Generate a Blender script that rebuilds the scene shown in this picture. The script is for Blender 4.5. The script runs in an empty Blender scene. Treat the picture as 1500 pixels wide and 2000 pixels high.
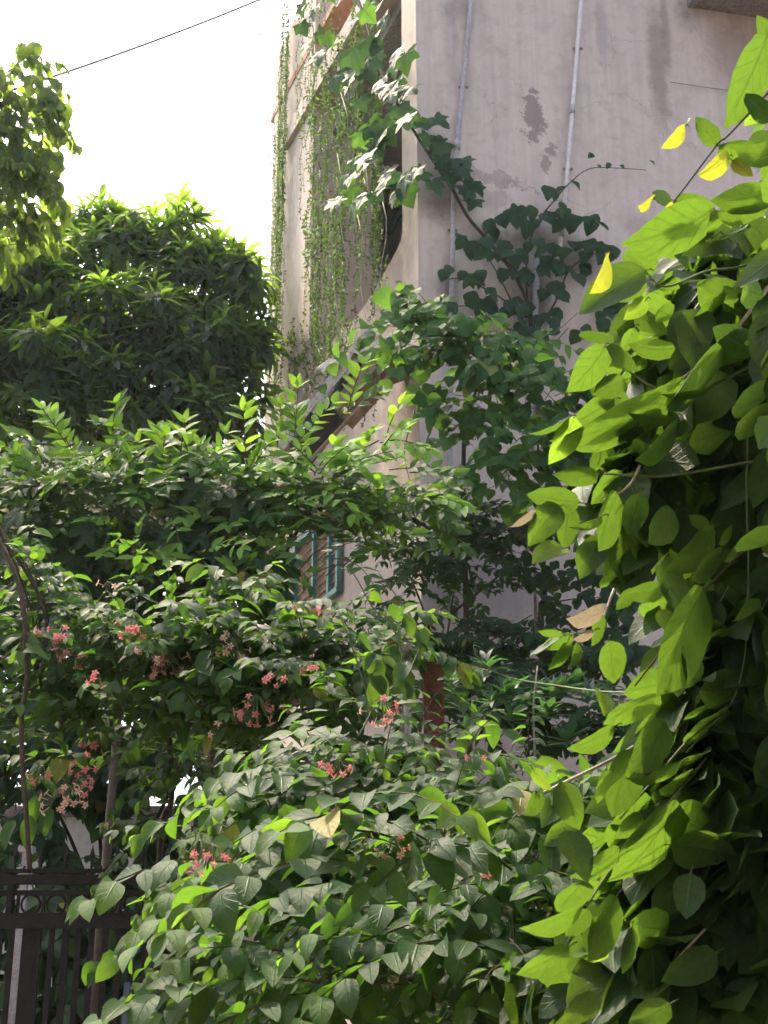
import bpy, math, random
import numpy as np
from mathutils import Matrix, Vector

# ------------------------------------------------------------------ camera, sky, sun, exposure
scene = bpy.context.scene
col = scene.collection
F, TILT, CAMZ = 2600.0, math.radians(19.1), 1.6          # focal length in photo pixels, upward tilt, eye height
cam_d = bpy.data.cameras.new('camera')
cam_d.sensor_fit = 'VERTICAL'; cam_d.sensor_height = 24.0; cam_d.lens = 24.0 * F / 2000.0
cam_d.clip_start = 0.05; cam_d.clip_end = 3000
cam_d.dof.use_dof = True; cam_d.dof.focus_distance = 4.2; cam_d.dof.aperture_fstop = 11.0
cam = bpy.data.objects.new('camera', cam_d); col.objects.link(cam)
cam.location = (0, 0, CAMZ); cam.rotation_euler = (math.pi / 2 + TILT, 0, 0)
scene.camera = cam

SUN_AZ, SUN_EL = math.radians(37), math.radians(56)       # left of straight ahead, above the horizon
sun_vec = Vector((-math.sin(SUN_AZ) * math.cos(SUN_EL), math.cos(SUN_AZ) * math.cos(SUN_EL), math.sin(SUN_EL)))
world = bpy.data.worlds.new('World'); scene.world = world; world.use_nodes = True
wn = world.node_tree; wn.nodes.clear()
sky = wn.nodes.new('ShaderNodeTexSky'); sky.sky_type = 'NISHITA'; sky.sun_disc = False
sky.sun_elevation = SUN_EL; sky.sun_rotation = -SUN_AZ
sky.air_density = 1.0; sky.dust_density = 6.0; sky.ozone_density = 1.0
hs = wn.nodes.new('ShaderNodeHueSaturation'); hs.inputs['Saturation'].default_value = 0.8
bg = wn.nodes.new('ShaderNodeBackground'); bg.inputs['Strength'].default_value = 0.15
wo = wn.nodes.new('ShaderNodeOutputWorld')
wn.links.new(sky.outputs[0], hs.inputs['Color']); wn.links.new(hs.outputs[0], bg.inputs[0]); wn.links.new(bg.outputs[0], wo.inputs[0])

sun_d = bpy.data.lights.new('sun', 'SUN'); sun_d.energy = 2.1; sun_d.angle = math.radians(1.5); sun_d.color = (1.0, 0.84, 0.62)
sun = bpy.data.objects.new('sun', sun_d); col.objects.link(sun)
sun.rotation_euler = (-sun_vec).to_track_quat('-Z', 'Y').to_euler()

scene.view_settings.view_transform = 'Standard'; scene.view_settings.look = 'None'
scene.view_settings.exposure = 1.78; scene.view_settings.gamma = 1.0
scene.render.engine = 'CYCLES'
cy = scene.cycles
cy.use_denoising = True; cy.max_bounces = 5; cy.diffuse_bounces = 3; cy.glossy_bounces = 2; cy.transmission_bounces = 4
cy.use_adaptive_sampling = True; cy.adaptive_threshold = 0.04
cy.caustics_reflective = False; cy.caustics_refractive = False

HAZE = 0.0007
# ------------------------------------------------------------------ helpers
rng = random.Random(7)
nrg = np.random.default_rng(7)
ct, st = math.cos(TILT), math.sin(TILT)

def ray(x, y):
    u, v = (x - 750) / F, (1000 - y) / F
    return Vector((u, ct - v * st, st + v * ct))
def P(x, y, Y):
    d = ray(x, y); t = Y / d.y
    return Vector((d.x * t, Y, CAMZ + d.z * t))
def on_plane(x, y, p, n):
    d = ray(x, y); o = Vector((0, 0, CAMZ))
    return o + d * ((p - o).dot(n) / d.dot(n))
def project(v):
    x, y, z = v[0], v[1], v[2] - CAMZ
    dep = y * ct + z * st; up = -y * st + z * ct
    return 750 + F * x / dep, 1000 - F * up / dep, dep
def V(*a): return Vector(a)
def U(a, b): return rng.uniform(a, b)
def rv(s=1.0): return Vector((rng.gauss(0, s), rng.gauss(0, s), rng.gauss(0, s)))

class MB:
    """collects plain geometry and links it as one mesh object"""
    def __init__(s): s.v = []; s.f = []; s.uv = None
    def poly(s, pts):
        b = len(s.v); s.v += [tuple(p) for p in pts]; s.f.append(tuple(range(b, b + len(pts)))); return s
    def hexa(s, a):
        b = len(s.v); s.v += [tuple(p) for p in a]
        for q in ((0,3,2,1),(4,5,6,7),(0,1,5,4),(1,2,6,5),(2,3,7,6),(3,0,4,7)): s.f.append(tuple(b + i for i in q))
        return s
    def box(s, o, ex, ey, ez):
        o, ex, ey, ez = map(Vector, (o, ex, ey, ez))
        return s.hexa([o, o+ex, o+ex+ey, o+ey, o+ez, o+ex+ez, o+ex+ey+ez, o+ey+ez])
    def cbox(s, c, sx, sy, sz):
        return s.box(Vector(c) - Vector((sx/2, sy/2, sz/2)), (sx,0,0), (0,sy,0), (0,0,sz))
    def slab(s, pts, off):
        """a flat outline pushed along off (outline may be concave)"""
        n = len(pts); b = len(s.v); off = Vector(off)
        s.v += [tuple(p) for p in pts] + [tuple(Vector(p) + off) for p in pts]
        s.f.append(tuple(range(b, b + n))); s.f.append(tuple(range(b + 2*n - 1, b + n - 1, -1)))
        for i in range(n):
            j = (i + 1) % n; s.f.append((b + j, b + i, b + n + i, b + n + j))
        return s
    def tube(s, pts, r, n=6, cap=True):
        pts = [Vector(p) for p in pts]; m = len(pts)
        rr = r if isinstance(r, (list, tuple)) else [r] * m
        b = len(s.v); ref = None
        for i, p in enumerate(pts):
            t = (pts[min(i+1, m-1)] - pts[max(i-1, 0)])
            t = t.normalized() if t.length > 1e-9 else Vector((0,0,1))
            if ref is None: ref = t.orthogonal().normalized()
            ref = (ref - t * ref.dot(t)); ref = ref.normalized() if ref.length > 1e-6 else t.orthogonal().normalized()
            bi = t.cross(ref)
            for k in range(n):
                a = 2 * math.pi * k / n
                s.v.append(tuple(p + (ref * math.cos(a) + bi * math.sin(a)) * rr[i]))
        for i in range(m - 1):
            for k in range(n):
                k2 = (k + 1) % n
                s.f.append((b+i*n+k, b+i*n+k2, b+(i+1)*n+k2, b+(i+1)*n+k))
        if cap:
            s.f.append(tuple(b + k for k in range(n - 1, -1, -1))); s.f.append(tuple(b + (m-1)*n + k for k in range(n)))
        return s
    def build(s, name, mat, parent=None, smooth=False):
        me = bpy.data.meshes.new(name); me.from_pydata(s.v, [], s.f)
        if smooth: me.polygons.foreach_set('use_smooth', [True] * len(me.polygons))
        me.materials.append(mat); me.update()
        return link(bpy.data.objects.new(name, me), parent)
def link(o, parent=None):
    col.objects.link(o)
    if parent is not None:
        o.parent = parent
        o.matrix_parent_inverse = PINV[parent.name]
    PINV[o.name] = Matrix()
    return o
PINV = {}
def tag(o, label=None, cat=None, group=None, kind=None):
    for k, v in (('label', label), ('category', cat), ('group', group), ('kind', kind)):
        if v: o[k] = v
    return o
def empty(name, loc):
    o = bpy.data.objects.new(name, None); o.location = loc; o.empty_display_size = 0.1
    col.objects.link(o); PINV[o.name] = Matrix.Translation(-Vector(loc)); return o
def smooth_path(pts, n=6):
    """Catmull-Rom through the points"""
    pts = [Vector(p) for p in pts]; q = [pts[0]*2 - pts[1]] + pts + [pts[-1]*2 - pts[-2]]; out = []
    for i in range(1, len(q) - 2):
        a, b, c, d = q[i-1:i+3]
        for k in range(n):
            t = k / n
            out.append(0.5 * ((2*b) + (c-a)*t + (2*a-5*b+4*c-d)*t*t + (3*b-a-3*c+d)*t**3))
    out.append(pts[-1]); return out

# ------------------------------------------------------------------ materials
class NT:
    def __init__(s, name):
        s.m = bpy.data.materials.new(name); s.m.use_nodes = True; s.t = s.m.node_tree; s.t.nodes.clear()
        s.out = s.t.nodes.new('ShaderNodeOutputMaterial')
    def n(s, typ, **kw):
        nd = s.t.nodes.new('ShaderNode' + typ)
        for k, v in kw.items(): setattr(nd, k, v)
        return nd
    def l(s, a, b): s.t.links.new(a, b)
    def setin(s, nd, idx, v):
        if hasattr(v, 'is_linked') or hasattr(v, 'links'): s.l(v, nd.inputs[idx])
        else: nd.inputs[idx].default_value = v
    def math(s, op, a, b=0.0, c=0.0, clamp=False):
        nd = s.n('Math', operation=op, use_clamp=clamp)
        s.setin(nd, 0, a); s.setin(nd, 1, b); s.setin(nd, 2, c); return nd.outputs[0]
    def noise(s, vec, scale, detail=4, rough=0.55, out=0):
        nd = s.n('TexNoise'); s.setin(nd, 'Scale', scale); s.setin(nd, 'Detail', detail); s.setin(nd, 'Roughness', rough)
        if vec is not None: s.l(vec, nd.inputs['Vector'])
        return nd.outputs[out]
    def mapping(s, vec, scale=(1,1,1), loc=(0,0,0)):
        nd = s.n('Mapping'); nd.inputs['Scale'].default_value = scale; nd.inputs['Location'].default_value = loc
        s.l(vec, nd.inputs['Vector']); return nd.outputs[0]
    def ramp(s, fac, stops, interp='LINEAR'):
        nd = s.n('ValToRGB'); cr = nd.color_ramp; cr.interpolation = interp
        while len(cr.elements) < len(stops): cr.elements.new(0.5)
        for e, (p, c) in zip(cr.elements, stops):
            e.position = p; e.color = (c, c, c, 1) if isinstance(c, (int, float)) else (*c, 1)
        s.l(fac, nd.inputs[0]); return nd.outputs[0]
    def mix(s, fac, a, b, typ='MIX'):
        nd = s.n('MixRGB', blend_type=typ)
        for i, v in ((0, fac), (1, a), (2, b)):
            if isinstance(v, tuple): nd.inputs[i].default_value = (*v, 1)
            else: s.setin(nd, i, v)
        return nd.outputs[0]
    def bump(s, h, strength=0.3, dist=0.02):
        nd = s.n('Bump'); nd.inputs['Strength'].default_value = strength; nd.inputs['Distance'].default_value = dist
        s.l(h, nd.inputs['Height']); return nd.outputs[0]
    def bsdf(s, color, rough=0.7, spec=0.4, normal=None, metal=0.0):
        nd = s.n('BsdfPrincipled')
        for k, v in (('Base Color', color), ('Roughness', rough), ('Specular IOR Level', spec), ('Metallic', metal)):
            if isinstance(v, tuple): nd.inputs[k].default_value = (*v, 1)
            else: s.setin(nd, k, v)
        if normal is not None: s.l(normal, nd.inputs['Normal'])
        return nd.outputs[0]
    def done(s, sh): s.l(sh, s.out.inputs['Surface']); return s.m

def simple(name, c, rough=0.7, spec=0.4, var=0.25, scale=12.0, bump=0.15, metal=0.0, dirt=None, dirt_amt=0.5):
    k = NT(name); co = k.n('TexCoord').outputs['Object']
    n1 = k.noise(co, scale, 6, 0.6); n2 = k.noise(co, scale * 6, 4, 0.6)
    lo = tuple(x * (1 - var) for x in c); hi = tuple(min(1, x * (1 + var)) for x in c)
    base = k.ramp(n1, [(0.3, lo), (0.7, hi)])
    if dirt: base = k.mix(k.math('MULTIPLY', k.ramp(n2, [(0.45, 0.0), (0.62, 1.0)]), dirt_amt), base, dirt)
    return k.done(k.bsdf(base, rough, spec, k.bump(n2, bump, 0.01), metal))

def leaf_mat(name, dark, mid, light, trans, tfac=0.42, rough=0.5, spec=0.3, veins=7.0, vein_amt=0.45, bad=0.012):
    """two-sided leaf: glossy upper skin over a diffuse body that lets light through"""
    dark, mid, light = (tuple(x * (0.56 if name not in ('dry_leaf', 'young_vine_leaf', 'yellow_vine_leaf', 'young_pinnate_leaf') else 0.85) for x in c) for c in (dark, mid, light))
    if name not in ('dry_leaf', 'yellow_vine_leaf', 'tall_tree_leaf'):
        dark, mid, light = ((c[0] * 0.80, c[1], c[2] * 1.3) for c in (dark, mid, light)); trans = (trans[0] * 0.84, trans[1], trans[2])
    k = NT(name)
    oi = k.n('ObjectInfo'); ge = k.n('NewGeometry'); tc = k.n('TexCoord')
    r = k.math('FRACT', k.math('ADD', oi.outputs['Random'], ge.outputs['Random Per Island']))
    r2 = k.math('FRACT', k.math('MULTIPLY', r, 17.31))
    sep = k.n('SeparateXYZ'); k.l(tc.outputs['UV'], sep.inputs[0])
    ax = k.math('ABSOLUTE', k.math('SUBTRACT', sep.outputs[0], 0.5))                     # 0 midrib .. 0.5 edge
    rib = k.ramp(ax, [(0.0, 1.0), (0.05, 0.0)])
    lat = k.math('SINE', k.math('MULTIPLY', k.math('SUBTRACT', k.math('MULTIPLY', sep.outputs[1], veins), k.math('MULTIPLY', k.math('POWER', ax, 0.8), veins * 0.55)), 6.2832))
    lat = k.ramp(lat, [(0.78, 0.0), (0.98, 1.0)])
    vein = k.math('MAXIMUM', rib, k.math('MULTIPLY', lat, 0.6))
    nz = k.noise(tc.outputs['Object'], 9.0, 2, 0.6)
    nf = k.noise(tc.outputs['UV'], 26.0, 1, 0.6)
    colr = k.ramp(r, [(0.0, dark), (0.55, mid), (1.0, light)])
    colr = k.mix(0.55, colr, k.ramp(nz, [(0.25, tuple(x * 0.6 for x in mid)), (0.75, tuple(min(1, x * 1.45) for x in mid))]))
    colr = k.mix(k.math('MULTIPLY', vein, vein_amt), colr, tuple(min(1, x * 2.2 + 0.03) for x in light))
    # yellowed or browned leaves, a few per plant
    bad = 0.005 if 'vine' in name else bad
    sick = k.ramp(r2, [(1 - bad - 0.002, 0.0), (1 - bad, 1.0)])
    colr = k.mix(k.math('MULTIPLY', sick, 0.75), colr, (0.30, 0.24, 0.05))
    spots = k.ramp(nf, [(0.66, 0.0), (0.72, 1.0)])
    colr = k.mix(k.math('MULTIPLY', spots, k.math('MULTIPLY', r2, 0.65)), colr, (0.12, 0.08, 0.03))
    tcol = k.ramp(r2, [(0.0, tuple(x * 0.72 for x in trans)), (1.0, trans)])
    tcol = k.mix(k.math('MULTIPLY', vein, 0.8), tcol, tuple(x * 0.30 for x in trans))
    tcol = k.mix(0.35, tcol, k.ramp(nz, [(0.3, tuple(x * 0.6 for x in trans)), (0.7, trans)]))
    tcol = k.mix(k.math('MULTIPLY', spots, k.math('MULTIPLY', r2, 0.6)), tcol, (0.10, 0.07, 0.015))
    nrm = k.bump(k.math('SUBTRACT', k.math('MULTIPLY', nf, 0.35), vein), 0.40, 0.010)
    pb = k.bsdf(colr, k.math('ADD', rough - 0.08, k.math('MULTIPLY', nf, 0.2)), spec, nrm)
    tr = k.n('BsdfTranslucent'); k.l(tcol, tr.inputs['Color'])
    mx = k.n('MixShader'); mx.inputs[0].default_value = tfac
    k.l(pb, mx.inputs[1]); k.l(tr.outputs[0], mx.inputs[2])
    return k.done(mx.outputs[0])

M = {}
#                         dark                 mid                  light               translucent
M['creeper'] = leaf_mat('creeper_leaf', (0.030,0.062,0.020), (0.048,0.100,0.026), (0.085,0.150,0.035), (0.28,0.50,0.035), 0.34, 0.46, 0.15, 6.0)
M['creeper_young_or_lit'] = leaf_mat('young_or_lit_creeper_leaf', (0.06,0.12,0.025), (0.10,0.18,0.035), (0.15,0.22,0.05), (0.40,0.60,0.04), 0.38, 0.50, 0.14, 6.0)
M['near']    = leaf_mat('broad_vine_leaf', (0.028,0.058,0.018), (0.045,0.092,0.022), (0.075,0.130,0.028), (0.26,0.40,0.030), 0.33, 0.52, 0.22, 6.0, 0.45)
M['near_young'] = leaf_mat('young_vine_leaf', (0.09,0.14,0.02), (0.14,0.18,0.025), (0.20,0.21,0.03), (0.38,0.53,0.035), 0.48, 0.52, 0.28, 6.0)
M['near_yellow'] = leaf_mat('yellow_vine_leaf', (0.14,0.15,0.02), (0.19,0.19,0.025), (0.24,0.21,0.03), (0.50,0.54,0.04), 0.45, 0.52, 0.28, 6.0)
M['dry']     = leaf_mat('dry_leaf', (0.40,0.33,0.24), (0.48,0.40,0.30), (0.56,0.48,0.38), (0.44,0.36,0.22), 0.25, 0.6, 0.25, 6.0, 0.2)
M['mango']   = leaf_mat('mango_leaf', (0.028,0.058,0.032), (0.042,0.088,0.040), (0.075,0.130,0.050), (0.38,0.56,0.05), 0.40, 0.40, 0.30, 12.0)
M['mango_lit'] = leaf_mat('sunlit_mango_leaf', (0.07,0.12,0.03), (0.11,0.17,0.04), (0.16,0.21,0.05), (0.55,0.74,0.06), 0.50, 0.50, 0.2, 12.0)  # brighter mango copy for the crown top, sunlight put into its colour
M['tall']    = leaf_mat('tall_tree_leaf', (0.07,0.12,0.03), (0.10,0.16,0.04), (0.15,0.19,0.05), (0.42,0.62,0.07), 0.54, 0.5, 0.3, 7.0)
M['pinnate'] = leaf_mat('pinnate_leaf', (0.045,0.092,0.024), (0.072,0.145,0.030), (0.12,0.21,0.038), (0.32,0.52,0.03), 0.34, 0.48, 0.14, 6.0)
M['pinnate_young'] = leaf_mat('young_pinnate_leaf', (0.13,0.24,0.035), (0.19,0.32,0.045), (0.25,0.38,0.055), (0.55,0.78,0.05), 0.42, 0.54, 0.15, 6.0)
M['lobed']   = leaf_mat('lobed_leaf', (0.030,0.060,0.024), (0.045,0.088,0.030), (0.070,0.120,0.036), (0.15,0.28,0.04), 0.28, 0.48, 0.14, 4.0)
M['heart']   = leaf_mat('heart_leaf', (0.048,0.100,0.032), (0.080,0.165,0.042), (0.14,0.25,0.055), (0.28,0.50,0.05), 0.38, 0.50, 0.11, 4.0)
M['wallvine'] = leaf_mat('wall_vine_leaf', (0.024,0.050,0.028), (0.034,0.072,0.036), (0.055,0.10,0.045), (0.22,0.40,0.06), 0.30, 0.48, 0.15, 4.0)
M['curtain'] = leaf_mat('curtain_creeper_leaf', (0.055,0.095,0.03), (0.09,0.14,0.045), (0.16,0.17,0.07), (0.26,0.40,0.06), 0.36, 0.5, 0.3, 3.0, 0.1, 0.12)
M['rosette'] = leaf_mat('rosette_leaf', (0.030,0.070,0.040), (0.045,0.105,0.050), (0.07,0.15,0.06), (0.22,0.46,0.08), 0.32, 0.35, 0.5, 6.0)
M['twig']  = simple('twig_bark', (0.085, 0.062, 0.045), 0.85, 0.2, 0.35, 30, 0.4)
M['green_twig'] = simple('green_twig', (0.10, 0.13, 0.045), 0.6, 0.3, 0.25, 30, 0.2)
M['pale_twig'] = simple('pale_twig', (0.36, 0.31, 0.25), 0.7, 0.3, 0.3, 25, 0.3)
M['bark']  = simple('bark', (0.075, 0.058, 0.045), 0.9, 0.2, 0.4, 14, 0.6)
M['soil']  = simple('soil', (0.075, 0.060, 0.045), 0.95, 0.15, 0.4, 3, 0.5, dirt=(0.12,0.10,0.07))
M['white_wall'] = simple('whitewash', (0.70, 0.70, 0.68), 0.85, 0.25, 0.10, 2.5, 0.25, dirt=(0.40,0.38,0.34), dirt_amt=0.35)
M['iron']  = simple('gate_iron', (0.020, 0.018, 0.018), 0.75, 0.25, 0.35, 20, 0.3, dirt=(0.05,0.038,0.032), dirt_amt=0.35)
M['rust']  = simple('red_rust', (0.20, 0.070, 0.045), 0.8, 0.3, 0.35, 18, 0.5, dirt=(0.10,0.045,0.035), dirt_amt=0.7)
M['galv']  = simple('weathered_pipe', (0.24, 0.20, 0.175), 0.6, 0.4, 0.25, 25, 0.25, dirt=(0.16,0.12,0.09), dirt_amt=0.6)
M['pvc']   = simple('pvc', (0.66, 0.59, 0.56), 0.5, 0.4, 0.10, 9, 0.1, dirt=(0.36,0.30,0.27), dirt_amt=0.35)
M['pvc_grey'] = simple('grey_pvc', (0.43, 0.39, 0.41), 0.55, 0.4, 0.14, 9, 0.1, dirt=(0.22,0.18,0.17), dirt_amt=0.5)
M['teal']  = simple('teal_paint', (0.055, 0.24, 0.20), 0.55, 0.4, 0.2, 20, 0.2, dirt=(0.10,0.09,0.06), dirt_amt=0.45)
M['blue']  = simple('blue_paint', (0.10, 0.12, 0.19), 0.6, 0.4, 0.2, 20, 0.2)
M['wire']  = simple('black_cable', (0.14, 0.13, 0.13), 0.6, 0.3, 0.15, 20, 0.1)
M['sheet'] = simple('fibre_cement', (0.54, 0.47, 0.40), 0.9, 0.2, 0.25, 7, 0.4, dirt=(0.16,0.13,0.11), dirt_amt=0.6)
M['plywood'] = simple('stained_board', (0.34, 0.25, 0.17), 0.8, 0.2, 0.3, 6, 0.2, dirt=(0.20,0.10,0.05), dirt_amt=0.5)
M['shadow_dark'] = simple('shadow_line_dark', (0.05, 0.045, 0.045), 0.9, 0.2)
M['concrete'] = simple('grey_concrete', (0.30, 0.27, 0.26), 0.9, 0.2, 0.2, 6, 0.35, dirt=(0.12,0.10,0.09), dirt_amt=0.6)
M['tile_red'] = simple('orange_brick', (0.42, 0.22, 0.13), 0.85, 0.2, 0.25, 10, 0.3, dirt=(0.2,0.12,0.08))
M['louvre'] = simple('bamboo_blind', (0.24, 0.16, 0.10), 0.8, 0.2, 0.3, 20, 0.3)
def petal(name, a, b):
    k = NT(name); oi = k.n('ObjectInfo'); ge = k.n('NewGeometry')
    r = k.math('FRACT', k.math('ADD', oi.outputs['Random'], ge.outputs['Random Per Island']))
    c = k.ramp(r, [(0.0, a), (1.0, b)]); pb = k.bsdf(c, 0.6, 0.25); tr = k.n('BsdfTranslucent'); k.l(c, tr.inputs['Color'])
    mx = k.n('MixShader'); mx.inputs[0].default_value = 0.35; k.l(pb, mx.inputs[1]); k.l(tr.outputs[0], mx.inputs[2]); return k.done(mx.outputs[0])
M['coral'] = petal('coral_petal', (0.60, 0.15, 0.16), (0.78, 0.38, 0.36))
M['peach'] = petal('peach_petal', (0.74, 0.38, 0.28), (0.80, 0.62, 0.46))
M['bud']   = petal('green_bud', (0.48, 0.50, 0.12), (0.62, 0.60, 0.25))

def plaster(name, base, alt, patches=(), stains=(), dark_patches=(), streak=0.35):
    """weathered plaster; patches = worn-off paint, stains = drip marks, dark_patches = soft-edged darker areas, all in local wall metres (x along, z up)"""
    k = NT(name); co = k.n('TexCoord').outputs['Object']
    sep = k.n('SeparateXYZ'); k.l(co, sep.inputs[0]); X, Z = sep.outputs[0], sep.outputs[2]
    big = k.noise(k.mapping(co, (0.7, 0.7, 0.45)), 1.6, 5, 0.6)
    mid = k.noise(co, 7.0, 6, 0.65); fine = k.noise(co, 60.0, 4, 0.6); grain = k.noise(co, 260.0, 2, 0.5)
    strk = k.noise(k.mapping(co, (5.5, 5.5, 0.28)), 2.2, 5, 0.62)
    c = k.mix(k.ramp(big, [(0.3, 0.0), (0.7, 1.0)]), base, alt)
    c = k.mix(k.math('MULTIPLY', k.ramp(strk, [(0.46, 0.0), (0.72, 1.0)]), streak), c, tuple(x * 0.52 for x in base))
    c = k.mix(k.math('MULTIPLY', k.ramp(strk, [(0.28, 1.0), (0.42, 0.0)]), 0.35), c, tuple(min(1, x * 1.28) for x in base))
    c = k.mix(k.math('MULTIPLY', k.ramp(mid, [(0.50, 0.0), (0.68, 1.0)]), 0.45), c, tuple(x * 0.62 for x in alt))
    blot = k.noise(k.mapping(co, (1, 1, 0.8), (3.1, 0, 1.7)), 2.6, 7, 0.72)
    c = k.mix(k.math('MULTIPLY', k.ramp(blot, [(0.50, 0.0), (0.56, 1.0)]), 0.22), c, tuple(x * 0.70 for x in base))
    c = k.mix(k.math('MULTIPLY', k.ramp(blot, [(0.34, 1.0), (0.41, 0.0)]), 0.30), c, tuple(min(1, x * 1.22) for x in base))
    vo = k.n('TexVoronoi', feature='DISTANCE_TO_EDGE'); vo.inputs['Scale'].default_value = 1.1
    wv_ = k.n('VectorMath', operation='ADD'); k.l(co, wv_.inputs[0]); k.l(k.mapping(k.noise(co, 3.0, 5, 0.6, 1), (0.5, 0.5, 0.5)), wv_.inputs[1]); k.l(wv_.outputs[0], vo.inputs['Vector'])
    crk = k.math('MULTIPLY', k.ramp(vo.outputs[0], [(0.0, 1.0), (0.007, 0.0)]), k.ramp(big, [(0.45, 0.0), (0.6, 1.0)]))
    c = k.mix(k.math('MULTIPLY', crk, 0.55), c, (0.13, 0.11, 0.10))
    wob = k.math('MULTIPLY', k.math('SUBTRACT', k.noise(co, 6.5, 8, 0.78), 0.5), 1.0)
    def blob(cx, cz, rx, rz, edge, wobble=1.6):
        dx = k.math('DIVIDE', k.math('SUBTRACT', X, cx), rx); dz = k.math('DIVIDE', k.math('SUBTRACT', Z, cz), rz)
        d = k.math('SQRT', k.math('ADD', k.math('MULTIPLY', dx, dx), k.math('MULTIPLY', dz, dz)))
        d = k.math('ADD', d, k.math('MULTIPLY', wob, wobble))
        return k.ramp(d, [(max(0.0, 0.72 - edge), 1.0), (0.72 + edge, 0.0)])
    for cx, cz, rx, rz, amt, tone in stains: c = k.mix(k.math('MULTIPLY', blob(cx, cz, rx, rz, 0.26, 1.3), amt), c, tone)
    for cx, cz, rx, rz, amt in patches:
        c = k.mix(k.math('MULTIPLY', blob(cx, cz, rx * 1.25, rz * 1.25, 0.02, 4.5), amt), c, (0.27, 0.215, 0.195))
    for cx, cz, rx, rz, amt in dark_patches: c = k.mix(k.math('MULTIPLY', blob(cx, cz, rx, rz, 0.45, 1.8), amt), c, (0.085, 0.085, 0.09))
    c = k.mix(k.math('MULTIPLY', k.ramp(fine, [(0.60, 0.0), (0.70, 1.0)]), 0.25), c, (0.16, 0.13, 0.12))
    h = k.math('ADD', k.math('MULTIPLY', fine, 0.6), k.math('ADD', k.math('MULTIPLY', mid, 1.2), k.math('MULTIPLY', grain, 0.25)))
    return k.done(k.bsdf(c, 0.92, 0.2, k.bump(h, 0.35, 0.008)))

# ------------------------------------------------------------------ the setting: ground
ground = MB().poly([V(-60,-30,0), V(60,-30,0), V(60,90,0), V(-60,90,0)]).build('ground', M['soil'])
tag(ground, 'bare brown garden soil under the plants', 'ground', kind='structure')

sky_blocker = MB().box((-14, -3.4, 0), (30,0,0), (0,0.3,0), (0,0,8.5)).build('added_shade_wall', M['concrete']); tag(sky_blocker, 'added unseen wall behind the viewer that shades the foliage', 'wall', kind='structure')  # added out of view to keep sky light off the camera side
# ------------------------------------------------------------------ thin haze in the air
hz = MB().box((-75, -45, -1.0), (150,0,0), (0,150,0), (0,0,17.0)).build('haze', M['soil']); tag(hz, 'thin pale haze in the air', 'haze', kind='stuff')
hk = NT('haze_air'); pv = hk.n('VolumePrincipled'); pv.inputs['Color'].default_value = (0.80, 0.90, 1.0, 1); pv.inputs['Density'].default_value = HAZE; pv.inputs['Anisotropy'].default_value = 0.45
hk.l(pv.outputs[0], hk.out.inputs['Volume']); hz.data.materials.clear(); hz.data.materials.append(hk.m)
# ------------------------------------------------------------------ the house
K0 = P(815, 330, 9.5); K = V(K0.x, 9.5, 0)                               # the near corner of the house
bA = math.radians(12); dA = V(math.cos(bA), math.sin(bA), 0); nA = V(math.sin(bA), -math.cos(bA), 0)
dB = V(-0.34, 0.94, 0).normalized(); nB = V(-dB.y, dB.x, 0)              # the sunlit front runs back to the left
def onA(x, y, off=0.0): return on_plane(x, y, K + nA * off, nA)
def onB(x, y, off=0.0): return on_plane(x, y, K + nB * off, nB)
def sA(x, y): return (onA(x, y) - K).dot(dA), onA(x, y).z
def sB(x, y): return (onB(x, y) - K).dot(dB), onB(x, y).z
HT = 12.5
house = empty('house', K)
tag(house, 'weathered pinkish grey plastered house overgrown with vines', 'house')
def pA(x, y): return sA(x, y)
px = lambda x, y, w, h, *r: (*sA(x, y), w / F * 10.5, h / F * 11.5, *r)
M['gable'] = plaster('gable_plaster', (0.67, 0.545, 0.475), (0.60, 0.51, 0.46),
    patches=[px(1042, 225, 26, 52, 0.85), px(1075, 295, 20, 16, 0.75), px(1065, 320, 9, 30, 0.7), px(980, 350, 60, 18, 0.5), px(960, 390, 40, 22, 0.35), px(905, 320, 22, 14, 0.4)],
    stains=[px(1285, 130, 32, 190, 0.6, (0.26,0.19,0.16)), px(1300, 60, 16, 130, 0.5, (0.22,0.16,0.13)), px(1440, 110, 90, 120, 0.75, (0.36,0.265,0.215)),
            px(1175, 60, 20, 110, 0.4, (0.29,0.25,0.25)), px(880, 80, 20, 160, 0.35, (0.27,0.24,0.25)), px(1250, 440, 60, 30, 0.4, (0.27,0.22,0.2))],
    dark_patches=[px(860, 390, 50, 70, 0.6), px(950, 470, 70, 50, 0.6), px(1040, 470, 70, 60, 0.7), px(1040, 590, 60, 100, 0.7), px(1120, 510, 90, 60, 0.55), px(880, 560, 30, 70, 0.55), px(1210, 600, 70, 60, 0.7), px(900, 20, 60, 60, 0.3), px(1340, 20, 40, 60, 0.35), px(960, 1150, 200, 200, 0.45)])
M['facade'] = plaster('facade_plaster', (0.60, 0.49, 0.41), (0.54, 0.46, 0.40), streak=0.3,
    stains=[(*sB(770, 560), 0.5, 0.5, 0.45, (0.33, 0.26, 0.24))])
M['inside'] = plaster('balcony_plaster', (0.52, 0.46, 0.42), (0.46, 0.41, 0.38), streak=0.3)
def wall_local(mb_pts_off, name, mat, d, n, parent=house):
    """build in the wall's own axes (x along, y into the house, z up) so that its plaster follows the wall"""
    mb = MB(); mb_pts_off(mb)
    me = bpy.data.meshes.new(name); me.from_pydata(mb.v, [], mb.f); me.materials.append(mat); me.update()
    o = bpy.data.objects.new(name, me); link(o, parent)
    R = Matrix((( d.x, -n.x, 0), (d.y, -n.y, 0), (0, 0, 1))).to_4x4()
    o.matrix_basis = Matrix.Translation(K) @ R
    return o
wall_local(lambda m: m.box((0.0,0,0), (6.5,0,0), (0,0.22,0), (0,0,HT)), 'gable_wall', M['gable'], dA, nA)
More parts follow.
